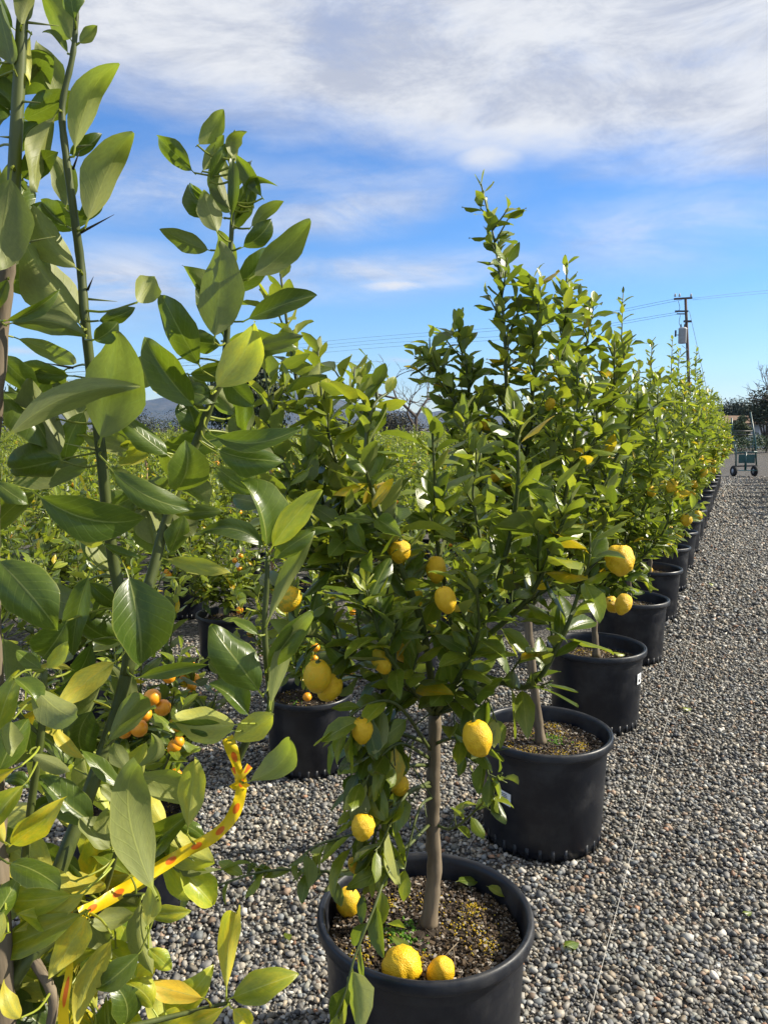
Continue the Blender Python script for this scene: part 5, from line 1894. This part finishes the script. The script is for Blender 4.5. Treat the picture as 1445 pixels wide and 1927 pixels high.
lab = 'dark overhead power cable strung from the wooden pole across the sky'
for (y0, y1, y2, x0) in ((561, 604, 655, 1276), (564, 609, 662, 1283), (587, 622, 668, 1276), (590, 628, 676, 1280)):
    cable([px(x0, y0, PD), px(1000, y1 + 6, 66), px(620, y2 - 14, 84), px(100, y2 + 40, 120), px(-700, y2 + 75, 190)], .011, lab)
for (y0, y1) in ((561, 546), (564, 551)):
    cable([px(1303, y0, PD), px(1445, y1, 62), px(1800, y1 - 30, 84)], .010, 'dark overhead power cable running from the pole over the gravel lane', grp='power cables over the lane')
for (y0, y1, k) in ((708, 690, 0), (712, 706, 1)):
    cable([px(-300, y0 + 4, 36), px(0, y0, 42), px(140, y1 + 10, 44), px(330, y1 - 2, 50), px(720, y1 - 10, 66)], .012, 'low dark power cable passing behind the thorny lemon tree', grp='low power cables')
cable([px(1297, 585, PD), Vector(gx(1358, PD - 1.5))], .014, 'guy wire slanting down from the wooden pole to the ground', 'guy_wire', None)
mb = MB()
for (x0, y0, x1, y1, sg) in ((1276, 565, 1277, 584, .1), (1280, 592, 1287, 618, -.2), (1283, 650, 1292, 660, .3), (1281, 655, 1293, 672, -.2)):
    a, b = px(x0, y0, PD - .3) - pb, px(x1, y1, PD - .3) - pb
    mb.tube(smooth_path([a, (a + b) / 2 + Vector((sg, 0, -.15)), b], 5), .018, 4)
mb.build('jumper_wire', M['dark_metal'], pole)
tag(pole, 'leaning brown wooden utility pole with cross arms and grey transformer', 'utility pole')

# building beyond the lane
BD = 66.0
bx0, bx1 = gx(1325, BD)[0], gx(1640, BD)[0]
bl = empty('building', ((bx0 + bx1) / 2, BD + 4, 0))
wz = px(1400, 797, BD).z
mb = MB()
mb.box((0, 0, wz / 2), (bx1 - bx0, 8, wz))
mb.build('wall', M['white_wall'], bl, smooth=False)
mb = MB()
hw = (bx1 - bx0) / 2 + .4
mb.add([(-hw, -4.5, wz - .05), (hw, -4.5, wz - .05), (hw, 0, wz + .62), (-hw, 0, wz + .62), (-hw, 4.5, wz - .05), (hw, 4.5, wz - .05), (-hw, -4.5, wz + .05), (hw, -4.5, wz + .05), (hw, 0, wz + .74), (-hw, 0, wz + .74),
        (-hw, 4.5, wz + .05), (hw, 4.5, wz + .05)],
       [(0, 1, 7, 6), (6, 7, 8, 9), (9, 8, 11, 10), (4, 10, 11, 5), (0, 3, 2, 1), (3, 4, 5, 2), (0, 6, 9, 3), (3, 9, 10, 4), (1, 2, 8, 7), (2, 5, 11, 8)])
mb.build('roof', M['roof_brown'], bl, smooth=False)
mb = MB()
mb.box((gx(1422, BD)[0] - (bx0 + bx1) / 2, -4.05, .95), (.55, .06, 1.9))
mb.build('door', M['steel_grey'], bl, smooth=False)
tag(bl, 'low white building with brown roof at the end of the gravel lane', 'building')
for k in range(5):
    far_tree('hedge_bush', gx(1372 + 24 * k, 50 + k), 1.25, 2.2, 70 + k, (.05, .085, .03), 'low green hedge bush in front of the white building', 700, .12, .1, grp='hedge bushes before the white building', cat='bush', lobes=6)

# nursery hand cart
CD = 27.0
cp = Vector(gx(1403, CD))
ct = empty('hand_cart', cp)
S_ = CD / F


def cx_(x):
    return (x - 1403) * S_


def cz_(y):
    return px(1403, y, CD).z


def rail(pts, r, name='rail', mat='cart_green'):
    mb = MB()
    mb.tube(pts, r, 8)
    return mb.build(name, M[mat], ct)


rail([(cx_(1386), -.1, cz_(884)), (cx_(1386), -.05, cz_(850)), (cx_(1382), .1, cz_(820))], .028)
rail([(cx_(1425), -.1, cz_(884)), (cx_(1421), -.05, cz_(830)), (cx_(1413), .1, cz_(775))], .028)
rail([(cx_(1382), .1, cz_(820)), (cx_(1379), .14, cz_(786))], .028)
for y in (811, 818):
    rail([(cx_(1381), .08, cz_(y)), (cx_(1418), .08, cz_(y))], .018, 'cross_bar', 'dark_metal')
rail([(cx_(1388), -.08, cz_(852)), (cx_(1424), -.08, cz_(850))], .03, 'cross_bar')
rail([(cx_(1388), -.1, cz_(877)), (cx_(1424), -.1, cz_(876))], .025, 'axle', 'dark_metal')
rail([(cx_(1403), -.1, cz_(851)), (cx_(1403), -.14, cz_(884))], .04, 'upright')
rail([(cx_(1416), -.08, cz_(850)), (cx_(1419), .0, cz_(815))], .015, 'brace')
mb = MB()
mb.box((cx_(1405), -.12, cz_(863)), (.56, .03, .30))
mb.build('bed_plate', M['cart_green'], ct, smooth=False)
mb = MB()
mb.box((cx_(1404), -.22, cz_(885) + .01), (.62, .26, .02))
mb.build('toe_plate', M['cart_green'], ct, smooth=False)
for x in (1382, 1421):
    w = empty('x')
    bpy.data.objects.remove(w)
    mb = MB()
    prof = [(.09, -.045), (.16, -.06), (.19, -.03), (.195, 0), (.19, .03), (.16, .06), (.09, .045)]
    mb.lathe(prof, 20)
    Vw = mb.v[0]
    mb.v[0] = np.stack([Vw[:, 2], Vw[:, 0], Vw[:, 1]], 1) + np.array((cx_(x), -.1, .20))
    wo = mb.build('wheel', M['rubber'], ct)
    mb = MB()
    mb.lathe([(.0, -.04), (.095, -.04), (.095, .04), (0, .04)], 16)
    Vw = mb.v[0]
    mb.v[0] = np.stack([Vw[:, 2], Vw[:, 0], Vw[:, 1]], 1) + np.array((cx_(x), -.1, .20))
    mb.build('rim', M['steel_grey'], wo)
tag(ct, 'tall dark green two-wheeled nursery cart standing on the gravel lane', 'hand cart')

mb = MB()
mb.box((0, 3000, 289), (12100, 12100, 580))
hz = mb.build('haze', None, smooth=False)
m_, q_, o_ = newmat('haze_air')
pv = q_.n('ShaderNodeVolumePrincipled')
pv.inputs['Color'].default_value = (.30, .50, 1.0, 1)
pv.inputs['Density'].default_value = 4.6e-5
pv.inputs['Anisotropy'].default_value = .2
q_.link(pv.outputs[0], o_.inputs['Volume'])
hz.data.materials.append(m_)
tag(hz, 'thin blue haze softening the distant hills', 'haze', kind='stuff')
print('objects', len(bpy.data.objects), 'tris', sum(len(m.polygons) * (1 if len(m.polygons) and m.polygons[0].loop_total == 3 else 2) for m in bpy.data.meshes))
